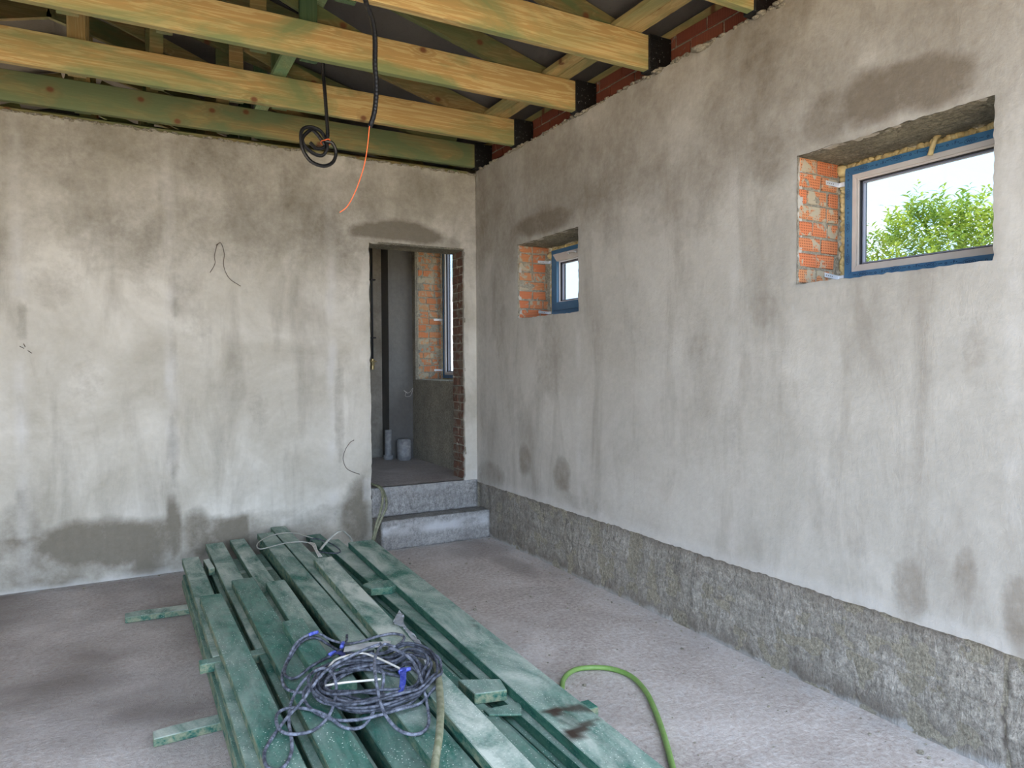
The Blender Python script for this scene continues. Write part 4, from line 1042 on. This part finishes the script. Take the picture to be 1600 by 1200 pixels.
offcut([(-2.57, -2.395), (-2.57, -2.455), (-2.17, -2.455), (-2.17, -2.395)], .1765, .2195, 'green batten end poking out of the left side of the stack', (.5, .9))
offcut([(-2.385, -.60), (-2.345, -.585), (-2.335, -.85), (-2.375, -.86)], .2205-.045, .2205+.0, 'little pale batten lying between the two leftmost far planks', (1.2, .9))
offcut([(-2.19, -.85), (-2.19, -.93), (-1.98, -.93), (-1.98, -.85)], Z[3]+.001, Z[3]+.004, 'thin pale shim in the gap beside the middle pair at the far end', (1.3, 1))

# ------------------------------------------------------------------ the cable coil on the planks
coil = empty('cable_coil', (-1.99, -3.2, .27)); tag(coil, 'messy coil of dusty black cable with white strands lying on the planks', 'cable coil')
COIL_A = [(-1.984,-2.73,0.335),(-2.012,-2.816,0.34),(-2.059,-2.877,0.33),(-2.127,-2.913,0.325),(-2.192,-2.948,0.32),(-2.255,-2.958,0.29),(-2.285,-2.918,0.285),(-2.28,-2.85,0.285),(-2.242,-2.756,0.29),(-2.173,-2.68,0.325),(-2.107,-2.661,0.325),(-2.062,-2.705,0.30),(-2.03,-2.77,0.29),(-1.962,-2.835,0.285),(-1.906,-2.876,0.30)]
COIL_B = [(-1.839,-2.955,0.33),(-1.78,-2.899,0.328),(-1.758,-2.838,0.326),(-1.793,-2.789,0.326),(-1.863,-2.763,0.315),(-1.922,-2.745,0.30),(-1.982,-2.711,0.29),(-2.038,-2.66,0.30),(-2.101,-2.634,0.335),(-2.192,-2.685,0.33),(-2.262,-2.784,0.285),(-2.299,-2.891,0.275),(-2.306,-2.992,0.275),(-2.28,-3.05,0.275),(-2.236,-3.067,0.28),(-2.179,-3.034,0.33),(-2.124,-3.036,0.33),(-2.033,-2.995,0.33),(-1.941,-2.965,0.33)]
COIL_C = [(-1.914,-2.995,0.375),(-1.994,-3.023,0.375),(-2.113,-3.08,0.37),(-2.193,-3.136,0.36),(-2.289,-3.216,0.31),(-2.356,-3.277,0.29),(-2.418,-3.357,0.276),(-2.46,-3.441,0.274),(-2.47,-3.524,0.274),(-2.452,-3.567,0.274),(-2.421,-3.561,0.274),(-2.385,-3.492,0.274),(-2.368,-3.418,0.278),(-2.35,-3.281,0.28),(-2.32,-3.172,0.29),(-2.273,-3.091,0.31),(-2.219,-3.065,0.34),(-2.171,-3.091,0.36),(-2.157,-3.184,0.35),(-2.176,-3.254,0.31),(-2.221,-3.329,0.285),(-2.284,-3.388,0.28),(-2.346,-3.409,0.29),(-2.385,-3.376,0.29),(-2.396,-3.313,0.29),(-2.383,-3.238,0.29),(-2.352,-3.206,0.29),(-2.303,-3.208,0.285),(-2.254,-3.261,0.285),(-2.218,-3.318,0.28),(-2.197,-3.39,0.275),(-2.167,-3.425,0.27),(-2.117,-3.424,0.27),(-2.051,-3.362,0.30),(-1.999,-3.286,0.35),(-1.985,-3.211,0.36),(-2.011,-3.152,0.35)]
COIL_D = [(-1.887,-3.095,0.39),(-1.913,-3.047,0.39),(-1.958,-3.095,0.39),(-2.004,-3.192,0.39),(-2.042,-3.326,0.38),(-2.054,-3.435,0.32),(-2.04,-3.527,0.29),(-2.004,-3.581,0.28),(-1.961,-3.588,0.28),(-1.921,-3.546,0.285),(-1.892,-3.462,0.30),(-1.869,-3.341,0.35),(-1.864,-3.226,0.38),(-1.884,-3.153,0.39),(-1.91,-3.09,0.39)]
def fix(pts, dz=0, k=1.0):
    """keep the loops over the boards they lie on: shift along the line of sight is not needed, only heights"""
    return [(x, y, z+dz) for x, y, z in pts]
for q, mt in ((COIL_A, M_CABLE), (COIL_B, M_CABLE2), (COIL_C, M_CABLE2), (COIL_D, M_CABLE2)):
    bm = bmesh.new(); tube(bm, fix(q), .0062, 8, 6); build('cable_loop', bm, mt, coil, True)
r = random.Random(21)
for k in range(13):
    cx, cy = -1.997+r.uniform(-.012, .012), -3.185+r.uniform(-.012, .012)
    R0 = .150+.0068*k+r.uniform(-.006, .006); ph = r.uniform(0, 6)
    pts = []
    zb = .283+.0095*(k % 6)+r.uniform(0, .006)
    for a in range(22):
        t = 2*PI*a/22; rr = R0*(1+.05*math.sin(2*t+ph)+.02*math.sin(5*t+ph*2))
        x = cx+rr*1.12*math.cos(t); y = cy+rr*1.0*math.sin(t)-.12*(x-cx)
        z = zb+.012*math.sin(3*t+ph)+ (.030 if x > -1.86 else 0)
        pts.append((x, y, max(z, .274 if x < -1.86 else .318)))
    bm = bmesh.new(); tube(bm, pts, .0060, 7, 3, closed=True); build('cable_turn', bm, M_CABLE if k % 3 else M_CABLE2, coil, True)
for q in ([(-2.174,-3.102,0.35),(-2.125,-3.04,0.36),(-2.073,-3.015,0.36),(-2.007,-3.028,0.365),(-1.973,-3.087,0.365),(-1.939,-3.16,0.36),(-1.904,-3.254,0.355)], [(-2.192,-3.175,0.33),(-2.139,-3.216,0.345),(-2.079,-3.246,0.35),(-2.008,-3.279,0.355)]):
    bm = bmesh.new(); tube(bm, q, .0045, 6, 5); o = build('white_cable', bm, M_WHITE, coil, True); o['label'] = 'white cable strand'
for (x, y, z_, dx, dy) in ((-2.113, -2.640, .337, .045, .018), (-2.094, -2.895, .333, .03, .02), (-1.909, -3.268, .362, .05, .012), (-2.038, -2.85, .343, .02, .045)):
    bm = bmesh.new(); A = Vector((x-dx/2, y-dy/2, z_)); B = Vector((x+dx/2, y+dy/2, z_)); tube(bm, [A, (A+B)/2+Vector((0, 0, .002)), B], .0085, 8, 3); build('blue_tape', bm, M_TAPE, coil, True)['label'] = 'blue tape wrap'
def ribbon(name, pl, pr, mat, parent, amp=.006, th=.0012, n=14, label=None):
    L1 = catmull(pl, n); L2 = catmull(pr, n); m = min(len(L1), len(L2)); bm = bmesh.new(); V = []
    for i in range(m):
        for k in range(7):
            p_ = L1[i*(len(L1)-1)//(m-1)].lerp(L2[i*(len(L2)-1)//(m-1)], k/6)
            p_ = p_+Vector((0, 0, amp*(1+1.0*noise.noise(p_*38)+.5*noise.noise(p_*90)))); V.append(bm.verts.new(p_))
    for i in range(m-1):
        for k in range(6): a = i*7+k; bm.faces.new((V[a], V[a+1], V[a+8], V[a+7]))
    bmesh.ops.solidify(bm, geom=bm.faces[:], thickness=th)
    o = build(name, bm, mat, parent, True)
    if label: o['label'] = label
    return o
ribbon('blue_tape', [(-1.925, -3.262, .372), (-1.955, -3.34, .345), (-1.985, -3.38, .30)], [(-1.900, -3.268, .372), (-1.935, -3.35, .345), (-1.98, -3.395, .30)], M_TAPE, coil, .002, .001, 6, 'loose blue tape end')
ribbon('blue_tape', [(-2.095, -2.900, .335), (-2.075, -2.95, .34), (-2.085, -2.99, .345)], [(-2.055, -2.895, .335), (-2.05, -2.945, .34), (-2.065, -2.99, .345)], M_TAPE, coil, .002, .001, 6, 'loose blue tape end')
ribbon('paper_strip', [(-2.05,-2.933,0.365),(-1.95,-2.955,0.372),(-1.862,-2.979,0.37)], [(-2.069,-2.98,0.362),(-1.985,-3.005,0.37),(-1.89,-3.032,0.37)], M_PAPER, coil, .0015, .0015, 8, 'white paper strip')
b = ribbon('plastic_scrap', [(-1.659,-2.507,0.316),(-1.738,-2.65,0.318),(-1.722,-2.741,0.318),(-1.73,-2.835,0.316),(-1.733,-2.944,0.314),(-1.721,-3.021,0.314)], [(-1.654,-2.503,0.316),(-1.666,-2.605,0.32),(-1.70,-2.696,0.32),(-1.69,-2.818,0.30),(-1.684,-2.88,0.285),(-1.681,-2.937,0.280)], M_BAG, None, .006)
tag(b, 'crumpled strip of whitish plastic film hanging over the pale plank edge', 'plastic scrap')
b = ribbon('paper_scrap', [(-1.80,-3.109,0.325),(-1.790,-3.16,0.33),(-1.80,-3.22,0.328)], [(-1.756,-3.090,0.325),(-1.750,-3.15,0.33),(-1.760,-3.20,0.328)], M_PAPER, None, .008)
tag(b, 'small crumpled white scrap by the bent end of the olive hose', 'paper scrap')

# hoses
bm = bmesh.new(); tube(bm, [(-1.80,-2.97,0.322),(-1.75,-2.99,0.325),(-1.726,-3.073,0.330),(-1.755,-3.21,0.333),(-1.80,-3.35,0.332),(-1.845,-3.47,0.325),(-1.89,-3.58,0.330),(-1.955,-3.72,0.322),(-2.005,-3.81,0.305),(-2.052,-3.908,0.295),(-2.10,-4.05,0.285),(-2.17,-4.4,.282),(-2.2,-4.8,.28)], .0135, 12, 6)
for v in bm.verts: pass
tag(build('hose', bm, M_HOSE, None, True), 'dusty olive hose running over the plank tops to the bottom edge', 'hose')
bm = bmesh.new(); tube(bm, [(-1.22,-3.35,.0145),(-1.15,-3.20,.0145),(-1.062,-3.08,.0145),(-.998,-2.992,.0145),(-.923,-2.935,.0145),(-.838,-2.923,.0145),(-.726,-2.987,.0145),(-.683,-3.112,.0145),(-.722,-3.272,.0145),(-.81,-3.449,.0145),(-.92,-3.636,.0145),(-1.046,-3.831,.0145),(-1.156,-3.996,.0145),(-1.25,-4.3,.0145),(-1.1,-4.8,.0145),(-.8,-5.1,.0145)], .0125, 12, 6)
tag(build('hose', bm, M_GHOSE, None, True), 'bright green garden hose arching over the bare floor right of the planks', 'hose')
for (P, lab) in (([(-1.0, .25, .52), (-.985,0.12,0.525),(-.955,-0.03,0.515),(-.942,-0.1,0.48),(-.964,-0.18,0.422),(-1.0,-0.225,0.336),(-1.044,-0.25,0.241),(-1.072,-0.26,0.149),(-1.12,-.28,.03),(-1.16,-.32,.015)], 'khaki hose draped over the doorway sill, left strand'),
                 ([(-.965, .25, .515), (-.955,0.12,0.512),(-.928,-0.02,0.505),(-.915,-0.1,0.445),(-.935,-0.19,0.377),(-.975,-0.222,0.313),(-1.025,-0.24,0.226),(-1.055,-0.245,0.146),(-1.09,-.27,.03),(-1.11,-.34,.015)], 'khaki hose draped over the doorway sill, right strand')):
    bm = bmesh.new(); tube(bm, P, .0105, 10, 6); tag(build('hose', bm, M_HOSE, None, True), lab, 'hose', 'hose over the doorway sill')
# wires on the far end of the stack
bm = bmesh.new(); tube(bm, [(-1.696,-0.711,0.276),(-1.737,-0.657,0.276),(-1.835,-0.632,0.275),(-1.917,-0.66,0.272),(-2.016,-0.692,0.268),(-2.033,-0.609,0.266),(-1.999,-0.476,0.268),(-1.915,-0.363,0.272),(-1.841,-0.322,0.275),(-1.773,-0.317,0.275),(-1.701,-0.368,0.272),(-1.666,-0.456,0.268),(-1.622,-0.532,0.262)], .0042, 7, 6)
tag(build('wire_loop', bm, M_GREYW, None, True), 'thin pale wire loop lying across the far ends of the planks', 'wire', 'wires on the far end of the stack')
bm = bmesh.new(); tube(bm, [(-1.689,-0.708,0.275),(-1.643,-0.592,0.27),(-1.594,-0.588,0.262),(-1.534,-0.671,0.245),(-1.51,-0.81,0.235),(-1.521,-0.91,0.235),(-1.563,-0.959,0.24),(-1.636,-0.946,0.25),(-1.69,-0.93,0.262)], .0045, 7, 6)
tag(build('wire_loop', bm, M_CABLE, None, True), 'short dark wire loop right of the pale wire loop', 'wire', 'wires on the far end of the stack')
bm = bmesh.new(); tube(bm, [(-1.66,-0.90,0.262),(-1.60,-0.87,0.31),(-1.54,-0.86,0.355),(-1.49,-0.839,0.365),(-1.446,-0.799,0.33),(-1.40,-0.76,0.275),(-1.385,-.75,.19)], .012, 8, 6, flat=.45)
tag(build('flat_cable', bm, M_GREYW, None, True), 'arched grey flat cable at the far end of the stack', 'cable')
bm = bmesh.new()
for k in range(3): tube(bm, [(-1.696+.006*k,-0.711,0.275),(-1.69+.008*k,-0.807,0.277+.004*k),(-1.705+.006*k,-0.957,0.277),(-1.72+.01*k,-1.113,0.273)], .0042, 6, 5)
tag(build('wire_bundle', bm, M_WHITE, None, True), 'twisted bundle of pale wires between the far plank ends', 'wire', 'wires on the far end of the stack')

# crumbs of mortar on the floor
bm = bmesh.new()
for i in range(420):
    if i < 170: x = -.02-abs(rnd.gauss(0, .12)); y = -rnd.uniform(.1, 5)
    elif i < 260: x = rnd.uniform(-3.6, 0); y = -abs(rnd.gauss(0, .1))-.02
    else: x = rnd.uniform(-1.1, -.05); y = -rnd.uniform(.3, 5)
    if -1.0 < x < .1 and y > -.21: continue
    s = rnd.uniform(.0015, .005) if rnd.random() < .93 else rnd.uniform(.006, .012)
    bmesh.ops.create_icosphere(bm, subdivisions=1, radius=s, matrix=Matrix.Translation((x, y, s*.4+.002)) @ Matrix.Diagonal((rnd.uniform(.8, 1.5), rnd.uniform(.8, 1.4), .7, 1)))
tag(build('rubble_crumbs', bm, M_MORTAR), 'crumbs of mortar scattered over the floor', 'rubble', kind='stuff')

# ------------------------------------------------------------------ the peach tree outside
tree = empty('fruit_tree', (5.2, -1.3, -.22)); tag(tree, 'leafy peach tree outside, seen through the larger window', 'tree')
bm = bmesh.new(); tube(bm, [(5.2, -1.3, -.25), (5.22, -1.27, .3), (5.15, -1.33, .8), (5.2, -1.3, 1.3)], .085, 10, 4)
r = random.Random(5); tips = []
for k in range(11):
    a = 2*PI*k/11+r.uniform(-.2, .2); rr = r.uniform(.45, 1.0); zt = 2.25+r.uniform(-.2, .25)
    p0 = Vector((5.2, -1.3, 1.1+r.uniform(-.2, .2))); p1 = Vector((5.2+rr*.5*math.cos(a), -1.3+rr*.5*math.sin(a), 1.8)); p2 = Vector((5.2+rr*math.cos(a), -1.3+rr*math.sin(a), zt))
    tube(bm, [p0, p1, p2], .022, 6, 3); tips.append((p1, p2))
build('trunk', bm, M_BARK, tree, True)
vs = []; fs = []
def leaf(base, d, nrm, ln, wd):
    s = d.cross(nrm)
    if s.length < 1e-4: s = Vector((1, 0, 0))
    s.normalize(); n2 = s.cross(d).normalized(); i0 = len(vs)
    droop = Vector((0, 0, -1))
    for t, w_ in ((0, .12), (.3, 1), (.65, .8), (1, .05)):
        c = base+d*ln*t+droop*ln*.35*t*t
        vs.append(tuple(c+s*w_*wd/2+n2*w_*wd*.16)); vs.append(tuple(c)); vs.append(tuple(c-s*w_*wd/2+n2*w_*wd*.16))
    for k in range(3):
        a = i0+k*3; fs.append((a, a+1, a+4, a+3)); fs.append((a+1, a+2, a+5, a+4))
def shoot(p, d, L_, n):
    stem_pts = []
    for k in range(n):
        t = k/n; q = p+d*L_*t+Vector((0, 0, -.12*L_*t*t)); az = k*2.4+r.uniform(-.5, .5)
        side = Vector((math.cos(az), math.sin(az), r.uniform(-.1, .6))); ld = (side*.8+d*.55).normalized()
        leaf(q, ld, Vector((r.uniform(-.4, .4), r.uniform(-.4, .4), 1)), r.uniform(.09, .15)*(1 if t < .85 else .7), r.uniform(.022, .034))
for k in range(900):
    # a rounded crown, fuller low down, with a few leaders sticking up
    a = r.uniform(0, 2*PI); u = r.random()**.5; z = 1.5+r.random()**.85*1.62
    rad = 1.12*math.sqrt(max(.03, 1-((z-1.95)/1.22)**2))*u
    p = Vector((5.2+rad*math.cos(a), -1.25+rad*math.sin(a)*1.05, z))
    d = Vector((math.cos(a)*.6*u+r.uniform(-.3, .3), math.sin(a)*.6*u+r.uniform(-.3, .3), r.uniform(.3, 1.1))).normalized()
    shoot(p, d, r.uniform(.25, .5), r.randint(9, 15))
for (x, y, z, h) in ((5.0, -1.0, 2.85, .85), (5.2, -.62, 2.7, .6), (5.1, -.75, 2.75, .55), (4.9, -1.55, 2.75, .6), (5.1, -1.45, 2.8, .55), (5.3, -1.9, 2.6, .5), (5.0, -1.75, 2.5, .55), (5.0, -.45, 2.5, .45), (5.0, -1.12, 2.9, .5), (5.05, -.9, 2.85, .5), (4.95, -1.3, 2.85, .5)):
    shoot(Vector((x, y, z)), Vector((r.uniform(-.1, .1), r.uniform(-.12, .12), 1)).normalized(), h, int(h*26))
me = bpy.data.meshes.new('foliage'); me.from_pydata(vs, [], fs); me.materials.append(M_LEAF); me.transform(Matrix.Translation((-5.2, 1.3, .22)))
o = bpy.data.objects.new('foliage', me); link(o, tree); o['kind'] = 'stuff'
